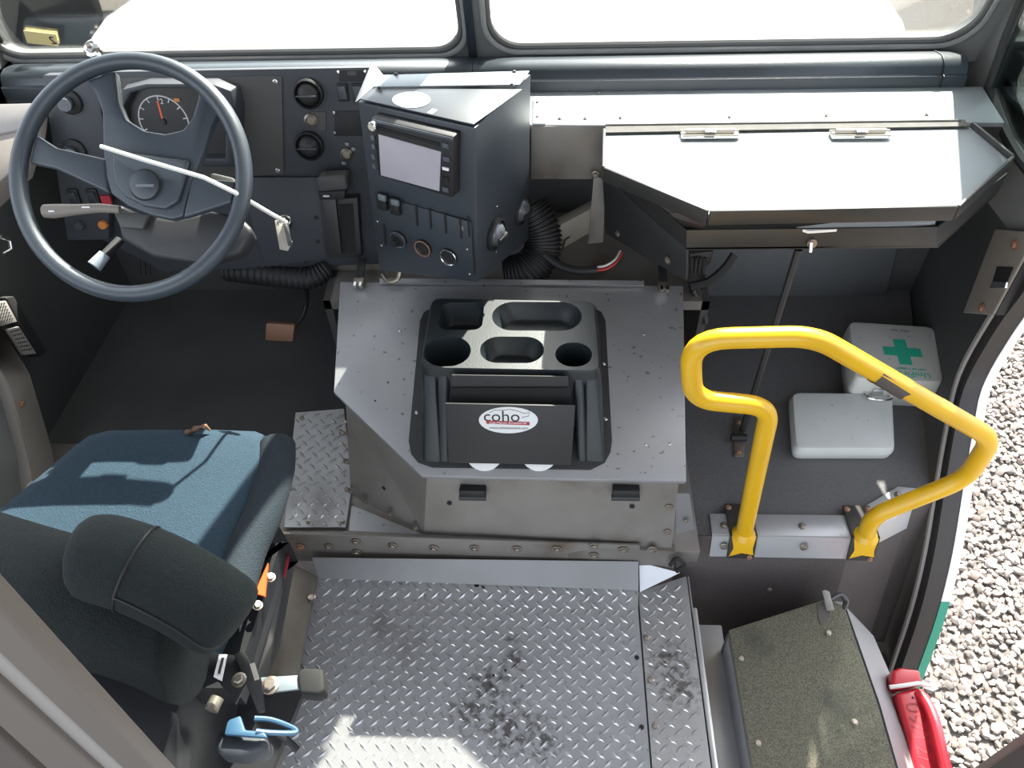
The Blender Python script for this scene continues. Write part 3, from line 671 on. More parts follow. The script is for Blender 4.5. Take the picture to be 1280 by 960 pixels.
# gauge binnacle
gp = [(150,205),(146,130),(160,104),(190,97),(275,97),(300,106),(306,130),(304,205)]
bn = MB(); G0 = [DP.px(*q,.004) for q in gp]; gc = sum(G0,V())/len(G0); G1 = [gc+(p-gc)*.94+DP.n*.045 for p in G0]; G2 = [gc+(p-gc)*.80+DP.n*.045 for p in G0]; G3 = [gc+(p-gc)*.78+DP.n*.012 for p in G0]
bn = bn.rings([G0,G1,G2,G3], caps=False).build('binnacle', M['dash'], da, bevel=.003)
MB().slab([gc+(p-gc)*.80+DP.n*.014 for p in G0], -DP.n*.006).build('gauge_face', M['dial'], bn)
dl = DP.px(205,152,.018); rad = .062
gd = MB().tube([dl+(DP.u*math.cos(a)+DP.v*math.sin(a))*rad for a in [math.radians(-20+220*k/30) for k in range(31)]], .0018, 6).build('dial_ring', M['white_mark'], da)
for k in range(9):
    a = math.radians(-20+220*k/8); D = DP.u*math.cos(a)+DP.v*math.sin(a)
    MB().box(dl+D*(rad-.006), (.010,.0022,.0012), axes=(D, D.cross(DP.n), DP.n)).build('tick', M['white_mark'], gd)
MB().box(dl+DP.v*.022+DP.u*-.002, (.004,.056,.0016), axes=(DP.u,DP.v,DP.n)).build('needle', M['needle'], gd)
MB().lathe([(.008,0),(.006,.004)], dl, DP.n, 14).build('needle_cap', M['ink'], gd)
text('lettering', '2', .018, dl+DP.u*.008+DP.v*.048, DP.u, DP.v, M['white_mark'], gd)
MB().box(DP.px(221,125,.02), (.014,.008,.001), axes=(DP.u,DP.v,DP.n)).build('warning_light', M['amber'], bn)
# round vents
for i, (px, py, r_) in enumerate(((387,116,.036),(388,181,.036))):
    c = DP.px(px,py,.0)
    v_ = MB().lathe([(r_,0),(r_,.016),(r_*.9,.020),(r_*.82,.016),(r_*.82,.004)], c, DP.n, 28).build('round_vent', M['black'], da)
    MB().ico(c+DP.n*.004, r_*.8, 3, (1,1,1)).build('vent_ball', M['panelblack'], v_)
    MB().box(c+DP.n*(r_*.8+.005), (r_*1.35,.0025,.004), axes=(DP.u,DP.v,DP.n)).build('vent_slat', M['silver'], v_)
for i, (px, py) in enumerate(((88,127),(94,188))):
    c = DP.px(px,py,.03)
    k_ = MB().lathe([(.030,0),(.030,.008),(.022,.012)], c, DP.n, 24).build('rotary_switch', M['black'], da)
    MB().tube([c+DP.n*.006-DP.u*.008, c+DP.n*.035+DP.u*.004], [.018,.015], 14).build('switch_knob', M['silver'], k_)
# ignition and small switches
ig = MB().lathe([(.017,0),(.017,.006),(.011,.010),(.009,.006)], DP.px(389,150,.001), DP.n, 20).build('key_lock', M['bolt'], da)
dslab('lock_plate', M['dashplate'], [(388,140),(407,140),(407,163),(398,163),(398,160)], .003, .003)
def rocker(px, py, w_=.026, h_=.042, lift=.0, top=M['silver']):
    c = DP.px(px,py,lift); f_ = MB().box(c+DP.n*.004, (w_,h_,.008), axes=(DP.u,DP.v,DP.n)).build('rocker_switch', M['black'], da, bevel=.002)
    MB().slab([c+DP.u*a*w_*.36+DP.v*b_*h_*.38+DP.n*(.008 if b_ < 0 else .016) for a,b_ in ((-1,-1),(1,-1),(1,1),(-1,1))], -DP.n*.004).build('rocker', top, f_, bevel=.001)
rocker(429,115); rocker(448,115); rocker(94,246,.028,.046,.03,M['pad']); rocker(118,246,.028,.046,.03,M['pad'])
MB().box(DP.px(133,250,.034), (.026,.024,.006), axes=(DP.u,DP.v,DP.n)).build('red_label', M['redink'], da)
lb_ = dslab('switch_label', M['black'], [(424,87),(456,87),(456,102),(424,102)], .003, .003)
text('lettering', 'IIIIII', .014, DP.px(440,92,.0035), DP.u, DP.v, M['greymark'], lb_)
for q in ((423,90),(456,89),(418,141),(419,166)): place(F_SCREW, 'screw', da, DP.px(*q,.002), DP.n, .8)
dslab('blank_plate', M['black'], [(418,139),(452,139),(453,170),(418,170)], .003, .004, bevel=.001)
lg = MB().lathe([(.016,0),(.016,.008),(.010,.014),(.009,.010)], DP.px(434,192,.001), DP.n, 20).build('power_socket', M['bolt'], da)
for q in ((434,180),(430,204),(442,186)): MB().box(DP.px(*q,.006), (.010,.008,.004), axes=(DP.u,DP.v,DP.n)).build('socket_clip', M['chrome'], lg)
b = MB().lathe([(.012,0),(.012,.010),(.009,.013)], DP.px(130,280,.03), DP.n, 18).build('amber_button', M['amber'], da)
b = MB().lathe([(.014,0),(.013,.012),(.011,.014)], DP.px(101,281,.03), DP.n, 18).build('push_knob', M['dash'], da)
lowp = dslab('lower_panel', M['dash'], [(300,222),(410,222),(412,322),(333,334),(318,290)], .012, .012, bevel=.002)
MB().lathe([(.014,0),(.014,.006),(.008,.010)], DP.px(358,280,.013), DP.n, 18).build('ignition_lock', M['black'], lowp)
for q in ((395,272),(397,302),(380,328)): place(F_DARK, 'screw', da, DP.px(*q,.013), DP.n, .8)
for k in range(3): dslab('wall_cable', M['black'], [(170+k*6,300),(173+k*6,300),(176+k*6,345),(173+k*6,345)], -.03, .004)
# gear selector
gs = thing('gear_selector', DP.px(420,300,.02), 'black gear selector lever with grey knob left of the radio box', 'gear selector')
MB().slab([DP.px(*q,.03) for q in ((400,250),(447,247),(452,322),(408,324))], -DP.n*.04).build('selector_housing', M['panelblack'], gs, bevel=.004)
MB().slab([DP.px(*q,.034) for q in ((424,256),(441,255),(444,316),(428,317))], -DP.n*.002).build('selector_slot', M['void'], gs)
MB().slab([DP.px(*q,.045) for q in ((402,246),(419,246),(427,318),(413,320))], -DP.n*.02).build('selector_arm', M['trayblack'], gs, bevel=.003)
kb = MB().slab([DP.px(*q,.075) for q in ((395,222),(432,220),(435,238),(396,241))], -DP.n*.055).build('selector_knob', M['dashplate'], gs, bevel=.008, seg=3)
MB().slab([DP.px(*q,.06) for q in ((397,240),(432,238),(430,250),(400,250))], -DP.n*.03).build('knob_collar', M['black'], gs, bevel=.003)
MB().box(DP.px(408,245,.064), (.016,.004,.004), axes=(DP.u,DP.v,DP.n)).build('collar_clip', M['white_mark'], gs)
# corrugated ducts
def duct(name, pts, r, label, m):
    P = smoothpath(pts, 14); 
    Q = []; 
    for i in range(len(P)-1):
        for k in range(2): Q.append(P[i].lerp(P[i+1], k/2))
    o = MB().tube(Q, [r*(1.0 if i % 4 < 2 else .88) for i in range(len(Q))], 18).build(name, m, smooth=60)
    return tag(o, label, 'hose')
duct('corrugated_duct', [ay(285,338,1.70),ay(335,344,1.66),ay(385,348,1.64),ay(412,335,1.67)], .032, 'black corrugated air duct below the dashboard', M['black'])
duct('corrugated_duct', [ay(662,258,1.70),ay(677,288,1.67),ay(677,316,1.64),ay(660,337,1.61),ay(634,344,1.61)], .052, 'black corrugated air duct curving out behind the radio box', M['panelblack'])
# dash pads
def pad(x0, x1, label):
    pr = [(1.965,.86),(1.850,.868)]+[(y, ay(900,py,y).z) for y, py in ((1.850,118),(1.853,99),(1.862,96),(1.868,88),(1.880,80),(1.900,73),(1.930,69),(1.960,67))]
    o = MB().rings([[V((x0,y,z)) for y,z in pr],[V((x1,y,z)) for y,z in pr]]).build('dash_pad', M['pad'], bevel=.004, smooth=50)
    return tag(o, label, 'dash pad')
xs = ay(590,90,1.86).x
dp1 = pad(ay(3,110,1.86).x, xs-.001, 'long padded vinyl dash roll along the driver side of the windshield')
dp2 = pad(xs+.001, ay(1210,90,1.86).x, 'long padded vinyl dash roll along the passenger side of the windshield')
MB().tube([V((ay(1180,90,1.86).x, y-.0015, ay(900,py,y).z+.001)) for y, py in ((1.850,117),(1.853,99),(1.862,96),(1.868,88),(1.880,80),(1.900,73),(1.930,69),(1.960,67))], .0018, 6).build('end_seam', M['black'], dp2)
# suction knob on windshield base
kn = MB().lathe([(.023,0),(.023,.012),(.018,.016),(.014,.010)], WS.px(118,63,.012), V((0,-.6,.8)), 20).build('round_fitting', M['chrome']); tag(kn, 'small round metal fitting at the base of the windshield above the wheel', 'fitting')
MB().lathe([(.008,.021),(.006,.026)], WS.px(118,63,.012), V((0,-.6,.8)), 14).build('fitting_bolt', M['bolt'], kn)
stq = [WS.px(*q,-.010) for q in ((29,38),(70,43),(73,58),(34,54))]
sti = tag(MB().slab(stq, -WS.n*.001).build('windshield_sticker', M['yellowsticker']), 'yellow inspection sticker in the lower left windshield corner', 'sticker')
text('lettering', '2', .034, WS.px(66,51,-.008), -WS.u, WS.v, M['ink'], sti)

# ================================================================ RADIO BOX
rb = thing('radio_box', V((-.22,1.5,.62)), 'dark slate steel box holding the radio on the engine cover', 'radio box')
TR = ay(594,160,1.38); BR = ay(597,353,1.38); BK = ay(664,92,1.62); BKb = ay(661,300,1.62); TLf = az(447,127,TR.z); BLf = ay(474,338,TLf.y-.01); TLb = az(482,96,TR.z)
FC = PL(TR, TR-TLf, TLf-BLf)
bx_ = MB().rings([[BLf,BR,BKb,V((TLb.x,TLb.y,.60))],[TLf,TR,BK,TLb]]).build('box_shell', M['slate'], rb, bevel=.004)
MB().slab([az(450,125,TR.z+.003),az(592,157,TR.z+.003),az(653,113,TR.z+.003),az(466,112,TR.z+.003)], (0,0,.003)).build('top_front_sheet', M['slate'], rb, bevel=.001)
MB().slab([az(468,110,TR.z+.006),az(649,107,TR.z+.006),az(662,90,TR.z+.006),az(480,95,TR.z+.006)], (0,0,.003)).build('top_rear_sheet', M['slatepale'], rb, bevel=.001)
for q in ((474,110),(495,93),(643,90),(640,106)): place(F_DARK, 'screw', rb, az(*q,TR.z+.009), (0,0,1), .7)
MB().slab([TLf+V((-.002,0,0)),TLb+V((-.002,0,0)),az(466,78,TR.z+.02),], (-.003,0,0)).build('side_fin', M['slate'], rb)
MB().slab([az(514+24*math.cos(2*math.pi*k/24),125+10*math.sin(2*math.pi*k/24),TR.z+.0065) for k in range(24)], (0,0,.0008)).build('oval_sticker', M['label'], rb)
MB().slab([az(534,141,TR.z+.0065),az(541,136,TR.z+.0065),az(547,138,TR.z+.0065),az(540,143,TR.z+.0065)], (0,0,.0006)).build('paper_scrap', M['label'], rb)
# head unit
hu = [(464,147),(575,172),(577,247),(560,248),(472,219)]
ra = MB().slab([FC.px(*q,.030) for q in ((463,147),(567,171),(566,248),(473,220))], -FC.n*.03).build('head_unit', M['black'], rb, bevel=.004)
MB().slab([FC.px(*q,.032) for q in ((473,168),(551,190),(549,239),(476,219))], -FC.n*.002).build('screen', M['screen'], ra)
MB().slab([FC.px(*q,.032) for q in ((475,159),(549,179),(549,183),(475,163))], -FC.n*.002).build('disc_slot', M['void'], ra)
MB().slab([FC.px(*q,.0315) for q in ((465,149),(566,173),(566,176),(465,152))], -FC.n*.002).build('top_bezel', M['silver'], ra)
MB().lathe([(.010,0),(.010,.010),(.008,.012)], FC.px(468,156,.031), FC.n, 18).build('volume_knob', M['chrome'], ra)
for k, q in enumerate(((557,182),(558,199),(557,211),(557,224),(557,237))):
    MB().box(FC.px(*q,.032), (.014,.010 if k != 2 else .006,.003), axes=(FC.u,FC.v,FC.n)).build('button', (M['silver'],M['silver'],M['label'],M['void'],M['silver'])[k], ra)
for q in ((466,172),(467,183),(467,196),(468,208)): MB().box(FC.px(*q,.032), (.008,.010,.003), axes=(FC.u,FC.v,FC.n)).build('button', M['silver'], ra)
# lower control panel
lc = MB().slab([FC.px(*q,.004) for q in ((468,243),(588,278),(592,345),(476,312))], -FC.n*.004).build('control_panel', M['slate'], rb, bevel=.001)
for (xa, ya) in ((519,256),(536,260),(555,266),(574,272),(479,280),(584,270)):
    MB().slab([FC.px(xa,ya,.005),FC.px(xa+2,ya,.005),FC.px(xa+4,ya+26,.005),FC.px(xa+2,ya+26,.005)], FC.n*.0015).build('panel_slot', M['void'], lc)
for q in ((478,252),(494,258)):
    f_ = MB().box(FC.px(*q,.010), (.026,.040,.014), axes=(FC.u,FC.v,FC.n)).build('rocker_switch', M['black'], lc, bevel=.003)
    MB().box(FC.px(q[0],q[1]-5,.018), (.020,.014,.008), axes=(FC.u,FC.v,FC.n)).build('rocker', M['slatepale'], f_, bevel=.002)
for i, q in enumerate(((499,298),(530,309),(562,320))):
    r_ = .021; c = FC.px(*q,.004)
    kk = MB().lathe([(r_,0),(r_,.006),(r_*.9,.008)] + ([(r_*.5,.010),(r_*.42,.026)] if i == 0 else [(r_*.72,.004)]), c, FC.n, 24).build(('control_knob','power_socket','air_valve')[i], M['black'], lc)
    MB().tube([c+FC.n*.008+(FC.u*math.cos(a)+FC.v*math.sin(a))*r_*.95 for a in [2*math.pi*k/24 for k in range(24)]], .0018, 6, closed=True).build('knob_ring', (M['silver'],M['rust'],M['chrome'])[i], kk)
for q in ((472,277),(477,307),(584,312),(587,343)): place(F_SCREW, 'screw', lc, FC.px(*q,.004), FC.n, .6)
MB().box(FC.px(577,285,.005), (.010,.010,.001), axes=(FC.u,FC.v,FC.n)).build('warning_mark', M['greymark'], lc)
# eyeball vents on right face
RF = PL(BR, BK-TR, TR-BR)
if RF.n.x < 0: RF = PL(BK, TR-BK, TR-BR)
for q in ((619,292),(651,262)):
    c = RF.px(*q,.002); r_ = .041
    v_ = MB().lathe([(r_,0),(r_,.006),(r_*.86,.010),(r_*.80,.004)], c, RF.n, 28).build('eyeball_vent', M['black'], rb)
    MB().ico(c-RF.n*.010, r_*.80, 3).build('vent_ball', M['silver'], v_)
    MB().box(c+RF.n*(r_*.50)-RF.v*r_*.16, (r_*.95,r_*.42,r_*.22), axes=(RF.u,RF.v,RF.n)).build('vent_mouth', M['void'], v_, bevel=.004)
    place(F_SCREW, 'screw', rb, c-V((0,0,.052)), RF.n, .6)
place(F_SCREW, 'screw', rb, RF.px(621,258,.001), RF.n, .6); place(F_SCREW, 'screw', rb, RF.px(660,176,.001), RF.n, .7)
MB().box((-.2,1.66,.75), (.26,.10,.28)).build('mounting_bracket', M['black'], rb)
MB().tube(smoothpath([az(478,343,.52),az(485,352,.515),az(497,349,.52),az(500,338,.54)],5), .006, 8).build('cable_clamp', M['bolt'], rb)

# ================================================================ RIGHT SHELF AND TABLE
M['hingegrey'] = mat('rough_dark_hinge', (.045,.042,.038), .8, col2=(.07,.065,.06), nscale=30)
M['tablepaint'] = mat('pale_worn_table_paint', (.27,.29,.30), .36, .15, col2=(.23,.25,.26), nscale=5, bump=.05, bscale=240, spec=.7)
SZ = .875
sh = thing('metal_shelf', V((.5,1.75,SZ)), 'long painted metal shelf under the passenger dash roll', 'shelf')
MB().slab([az(662,115,SZ),az(1228,108,SZ),az(1256,153,SZ),az(757,156,SZ),az(662,156,SZ)], (0,0,-.012)).build('shelf_top', M['tablepaint'], sh, bevel=.002)
yf = az(757,156,SZ).y
MB().slab([ay(664,158,yf),ay(757,158,yf),ay(753,224,yf),ay(664,224,yf)], (0,.012,0)).build('left_apron', M['aludirty'], sh, bevel=.001)
MB().slab([ay(1205,154,yf-.005),ay(1256,153,yf-.005),ay(1246,172,yf-.005),ay(1220,175,yf-.005)], (0,.01,0)).build('end_apron', M['trayblack'], sh)
MB().slab([az(667,123,SZ+.004),az(681,123,SZ+.004),az(682,156,SZ+.004),az(667,156,SZ+.004)], (0,0,.004)).build('fixing_plate', M['alubright'], sh)
for q in ((672,128),(672,146),(700,148),(732,148),(776,147),(912,146),(1033,144),(1158,143),(748,116)): place(F_RIVET, 'rivet', sh, az(*q,SZ+(.008 if q[0] < 690 else .001)), (0,0,1), .8)
stt = [ay(742,222,yf-.012),ay(757,222,yf-.012),ay(754,303,yf-.012),ay(735,305,yf-.012)]
MB().slab(stt, (0,.006,0)).build('support_strut', M['aludirty'], sh, bevel=.001)
place(F_BOLT, 'bolt', sh, ay(744,218,yf-.014), (0,-1,0), .8)
# folding table
TZ = .885
ta = thing('folding_table', V((.55,1.55,TZ)), 'folding clipboard table with slanted corners on the passenger side', 'table')
tpx = [(757,166),(1212,158),(1262,200),(1194,262),(886,268),(756,214)]
TP = [az(*q,TZ) for q in tpx]
MB().slab(TP, (0,0,-.012)).build('tabletop', M['tablepaint'], ta, bevel=.002)
for a, b_ in ((5,4),(4,3),(3,2),(2,1),(0,5)):
    A, B2 = TP[a], TP[b_]; d_ = (B2-A).normalized(); nn = V((d_.y,-d_.x,0)); c = (TP[0]+TP[3])/2
    if (A-c).dot(nn) < 0: nn = -nn
    MB().slab([A-V((0,0,.022)),B2-V((0,0,.022)),B2+V((0,0,.012)),A+V((0,0,.012))], nn*.007).build('edge_lip', M['trayblack'], ta, bevel=.002)
MB().slab([az(757,157,TZ+.003),az(1205,151,TZ+.003),az(1212,159,TZ+.003),az(757,167,TZ+.003)], (0,0,.003)).build('hinge_leaf', M['hingegrey'], ta)
MB().tube([az(757,156.5,TZ+.006),az(1200,151,TZ+.006)], .0035, 8).build('hinge_barrel', M['hingegrey'], ta)
for px in (887,1075):
    c = az(px,169,TZ+.004); ck = MB().box(c, (.130,.030,.004)).build('clip', M['chrome'], ta, bevel=.001); ck['label'] = 'brassy wire clipboard clip at the hinge edge'
    MB().tube([c+V((-.055,.004,.008)),c+V((.055,.004,.008))], .006, 10).build('clip_spring', M['tan'], ck)
    MB().tube([c+V((x,y,.006)) for x,y in ((-.062,-.013),(.062,-.013),(.066,.010),(-.066,.010))], .0025, 6, closed=True).build('clip_wire', M['tan'], ck)
    MB().box(c+V((0,-.002,.012)), (.026,.012,.006)).build('clip_tab', M['chrome'], ck, bevel=.002)
# tray underneath
ty = thing('document_tray', V((.55,1.5,.75)), 'black steel document tray hanging under the folding table', 'tray')
TY = 1.322
f0, f1, f2, f3 = ay(858,288,TY),ay(1172,284,TY),ay(1172,310,TY),ay(858,313,TY)
MB().slab([f0,f1,f2,f3], (0,.004,0)).build('front_wall', M['trayblack'], ty, bevel=.001)
wl0, wl1 = V((.122,1.62,f0.z)), V((.122,1.62,.60))
MB().slab([f0, wl0, V((wl0.x,wl0.y,f3.z)), f3], (0,.004,0)).build('side_wall', M['trayblack'], ty)
LB = [f3+V((0,0,.004)), ay(857,351,TY), ay(757,292,1.60), V((.12,1.61,f3.z+.004))]
lbp = MB().slab(LB, (.006,.006,0)).build('side_bracket', M['panelblack'], ty, bevel=.001)
LBP = PL(LB[0], LB[3]-LB[0], LB[0]-LB[1])
if LBP.n.y > 0: LBP = PL(LB[0], LB[0]-LB[3], LB[0]-LB[1])
for q in ((773,292),(835,325)): place(F_BOLT, 'bolt', ty, LBP.px(*q,.002), LBP.n, .8)
re = V((1.0,1.52,f1.z)); 
MB().slab([f1, re, V((re.x,re.y,f2.z)), f2], (0,.004,0)).build('side_wall', M['trayblack'], ty)
MB().slab([f3+V((0,0,.003)),f2+V((0,0,.003)),V((re.x,re.y,f2.z+.003)),V((1.0,1.66,f2.z+.003)),V((.122,1.66,f2.z+.003))], (0,0,.004)).build('tray_floor', M['trayblack'], ty)
MB().slab([V((.122,1.66,f2.z)),V((1.0,1.66,f2.z)),V((1.0,1.66,SZ-.02)),V((.122,1.66,SZ-.02))], (0,.004,0)).build('back_wall', M['trayblack'], ty)
lk = MB().lathe([(.010,0),(.010,.008)], ay(1014,303,TY-.002), (0,-1,.2), 16).build('latch', M['bolt'], ty); 
MB().tube([ay(1014,303,TY-.012),ay(1013,315,TY-.02)], .004, 8).build('latch_key', M['chrome'], lk)
zt_ = f2.z+.012
pp = tag(MB().slab([az(995,287,zt_+.03),az(1150,268,zt_+.03),az(1170,268,zt_+.03),az(1168,281,zt_+.03),az(1010,292,zt_+.03)], (0,.0,.006)).build('document', M['paper']), 'white papers lying inside the tray under the table', 'papers')
bk = tag(MB().slab([az(828,273,zt_),az(850,270,zt_),az(886,273,zt_),az(880,288,zt_)], (0,0,.010)).build('booklet', M['book']), 'small printed booklet in the left end of the tray', 'booklet')
# support rod to the floor
sr = thing('table_support_rod', az(925,545,.10), 'black steel rod propping the tray up from the passenger floor', 'support rod')
RT0, RB0 = ay(998,312,1.46), az(928,538,.115)
MB().tube([RT0,RB0], .0095, 8).build('rod', M['trayblack'], sr)
MB().slab([az(917,522,.101),az(931,522,.101),az(930,572,.101),az(917,572,.101)], (0,0,.005)).build('foot_plate', M['bolt'], sr, bevel=.002)
MB().tube([az(914,547,.118),az(933,547,.118)], .010, 10).build('foot_pivot', M['black'], sr)
for q in ((923,528),(923,565)): place(F_RUST, 'bolt', sr, az(*q,.107), (0,0,1), .7)
# things behind, in the engine bay
bt = tag(MB().slab([ay(672,296,1.74),ay(737,262,1.84),ay(740,292,1.84),ay(690,318,1.74)], (.02,.06,0)).build('fuse_carton', M['tan'], bevel=.003), 'dusty tan box behind the radio box with dark marks', 'box')
for q in (((696,294),(694,310)),((706,300),(703,311)),((706,300),(712,296)),((694,292),(700,290))):
    MB().tube([ay(*q[0],1.757-.005),ay(*q[1],1.757-.005)], .0025, 5).build('ink_mark', M['ink'], bt)
def wire(name, pts, r, m, label): return tag(MB().tube(smoothpath(pts,8), r, 8).build(name, m), label, 'wire')
wire('red_wire', [ay(744,338,1.58),ay(758,336,1.58),ay(770,328,1.60),ay(777,316,1.64)], .0035, M['redwire'], 'red wire hanging behind the engine cover')
wire('white_wire', [ay(744,334,1.585),ay(757,332,1.585),ay(769,324,1.605),ay(775,314,1.645)], .003, M['cord'], 'white wire beside the red one behind the engine cover')
wire('black_cable', [ay(680,318,1.60),ay(700,332,1.58),ay(722,338,1.57),ay(746,337,1.575)], .011, M['black'], 'thick black cable leading to the red and white wires')
wire('black_hose', [ay(918,318,1.62),ay(905,336,1.60),ay(885,352,1.58),ay(862,358,1.57)], .012, M['black'], 'black hose under the left end of the table')
wire('cable_plug', [ay(866,362,1.58),ay(874,378,1.57),ay(880,392,1.56),ay(882,404,1.55)], .010, M['trayblack'], 'dangling cable plug beside the engine cover')
hn = thing('wiring_block', ay(880,330,1.60), 'grey wiring block under the left end of the table', 'wiring block')
MB().slab([ay(862,318,1.60),ay(892,314,1.62),ay(888,330,1.62),ay(864,345,1.60)], (0,.06,0)).build('housing', M['shroud'], hn, bevel=.003)
for k in range(4): MB().tube([ay(866+5*k,322,1.595),ay(864+5*k,342,1.595)], .004, 6).build('wire_lead', M['trayblack'], hn)

# ================================================================ YELLOW RAIL, STEP EDGE
ed = thing('step_edge_guard', V((.65,1.05,.1)), 'bright aluminium step edge guard under the yellow rail', 'step edge')
epx = [(887,643),(1062,645),(1122,609),(1151,612),(1140,634),(1066,672),(890,669)]
EP = [az(*q,.104) for q in epx]
MB().slab(EP, (0,0,.004)).build('top_plate', M['alubright'], ed, bevel=.001)
a, b_, c = EP[6], EP[5], EP[4]
for (p, q) in ((a,b_),(b_,c)): MB().slab([p+V((0,-.003,0)),q+V((0,-.003,0)),q+V((0,-.024,-.062)),p+V((0,-.024,-.062))], (0,.003,0)).build('front_face', M['alubright'], ed)
for q in ((1003,658),(905,657),(1123,619)): place(F_BOLT, 'bolt', ed, az(*q,.108), (0,0,1), .8)
for q in ((1005,684),(905,683)): place(F_BOLT, 'bolt', ed, ay(*q,a.y-.018), (0,-1,.3), .8)
hr = thing('grab_rail', az(928,668,.11), 'bent yellow painted grab rail with chipped paint at the passenger door', 'grab rail')
RY = az(928,668,.112).y
wp = [ay(928,672,RY),ay(963,508,RY),ay(866,499,RY),ay(862,424,RY),ay(1018,420,RY),ay(1240,548,RY+.0),ay(1208,598,RY+.01),ay(1090,645,RY),ay(1081,672,RY)]
# the outer end swings slightly rearwards of the base line
wp[0].z = wp[-1].z = .115
rp = fillet(wp, [0,.05,.05,.075,.05,.045,.05,.05,0], 7)
MB().tube(rp, .0205, 18).build('rail_tube', M['yellow'], hr)
i0 = min(range(len(rp)), key=lambda i: (rp[i]-ay(1105,470,RY)).length)
A, B2 = ay(1096,466,RY), ay(1131,487,RY)
ring = []
ax_ = (B2-A).normalized(); N_ = ax_.orthogonal().normalized(); B3 = ax_.cross(N_)
MB().rings([[A+(B2-A)*(t+.10*random.uniform(-1,1))+(N_*math.cos(2*math.pi*k/16)+B3*math.sin(2*math.pi*k/16))*.0214 for k in range(16)] for t in (0,.33,.66,1)], caps=False).build('bare_patch', M['chip'], hr)
for i, (px, py) in enumerate(((929,670),(1083,674))):
    P = V((wp[0] if i == 0 else wp[-1])); P.z = .108
    dy = P.y-a.y; P.y = a.y+.039; bp_ = MB().slab([P+V((-.034,-.045,0)),P+V((.034,-.045,0)),P+V((.034,.05,0)),P+V((-.034,.05,0))], (0,0,.007)); bp_.slab([P+V((-.034,-.046,.007)),P+V((.034,-.046,.007)),P+V((.034,-.069,-.064)),P+V((-.034,-.069,-.064))], (0,.007,0))
    bp_ = bp_.build('base_plate', M['rubber'], hr, bevel=.001)
    MB().slab([P+V((-.030,-.0475,.006)),P+V((.030,-.0475,.006)),P+V((.026,-.0595,-.030)),P+V((.030,-.066,-.05)),P+V((.0,-.064,-.044)),P+V((-.030,-.0675,-.055)),P+V((-.022,-.0595,-.030))], (0,-.001,0)).build('paint_patch', M['yellow'], bp_)
    MB().lathe([(.030,0),(.024,.012),(.021,.016)], V((P.x, wp[0].y if i == 0 else wp[-1].y, P.z+.006)), (0,0,1), 18).build('weld_collar', M['yellow'], bp_)
    for s_ in (-.026,.026): place(F_RUST, 'bolt', bp_, P+V((s_,.038,.007)), (0,0,1), .6)
    place(F_RUST, 'bolt', bp_, P+V((.022,-.0685,-.058)), (0,-1,.3), .55)

# ================================================================ FIRST AID BOXES
def boxkit(name, px, ztop, h, m, label, cat):
    T = [az(*q,ztop) for q in px]; c = sum(T,V())/len(T)
    k = thing(name, V((c.x,c.y,ztop-h)), label, cat)
    def inset(s_, z): return [V((c.x+(p.x-c.x)*s_, c.y+(p.y-c.y)*s_, z)) for p in rq(T, .022, 4)]
    MB().rings([inset(.97,ztop-h),inset(1.02,ztop-h+.006),inset(1.04,ztop-h*.55)]).build('case_base', m, k, smooth=50)
    MB().rings([inset(1.045,ztop-h*.54),inset(1.045,ztop-h*.38),inset(1.02,ztop-.008),inset(1.0,ztop-.001),inset(.97,ztop)]).build('case_lid', m, k, smooth=50)
    return k, T, c
k1, T1, c1 = boxkit('first_aid_kit', [(1062,402),(1167,409),(1179,477),(1070,472)], .21, .11, M['kit'], 'scuffed white first aid kit with green cross at the back by the door', 'first aid kit')
K1 = PL(T1[0], T1[1]-T1[0], T1[0]-T1[3])
if K1.n.z < 0: K1 = PL(T1[0], T1[1]-T1[0], T1[3]-T1[0])
cc = K1.px(1128,440,.0); s1 = .056; s2 = .0185
a_ = (T1[1]-T1[0]).normalized(); b2 = V((-a_.y,a_.x,0))
cr = [(-s2,s1),(s2,s1),(s2,s2),(s1,s2),(s1,-s2),(s2,-s2),(s2,-s1),(-s2,-s1),(-s2,-s2),(-s1,-s2),(-s1,s2),(-s2,s2)]
MB().slab([cc+a_*x*.93+b2*y*.93+V((0,0,.0005)) for x,y in cr], (0,0,.0006)).build('green_cross', M['cross'], k1)
text('lettering', 'UniFirst', .030, K1.px(1141,468,.001), -a_, -b2, M['cross'], k1)
text('lettering', 'FIRST AID + SAFETY', .009, K1.px(1139,461,.001), -a_, -b2, M['cross'], k1)
text('lettering', 'FIRST AID', .012, K1.px(1125,413,.001), -a_, -b2, M['greymark'], k1)
fy = (T1[2]+T1[3])/2
for t in (.3,.72):
    P = T1[3].lerp(T1[2],t)+V((0,-.008,-.045)); MB().box(P, (.03,.008,.03)).build('case_latch', M['chrome'], k1, bevel=.002)
MB().tube(smoothpath([T1[3].lerp(T1[2],.15)+V((0,-.006,-.05)),T1[3].lerp(T1[2],.2)+V((0,-.03,-.05)),T1[3].lerp(T1[2],.42)+V((0,-.03,-.05)),T1[3].lerp(T1[2],.47)+V((0,-.006,-.05))],4), .004, 8).build('carry_handle', M['chrome'], k1)
k2, T2, c2 = boxkit('white_case', [(991,491),(1115,492),(1118,560),(996,560)], .15, .05, M['kit2'], 'plain white plastic case on the mat in front of the first aid kit', 'case')
MB().box(T2[0].lerp(T2[1],.5)+V((-.05,.014,-.04)), (.12,.012,.016)).build('case_hinge', M['chrome'], k2, bevel=.002)

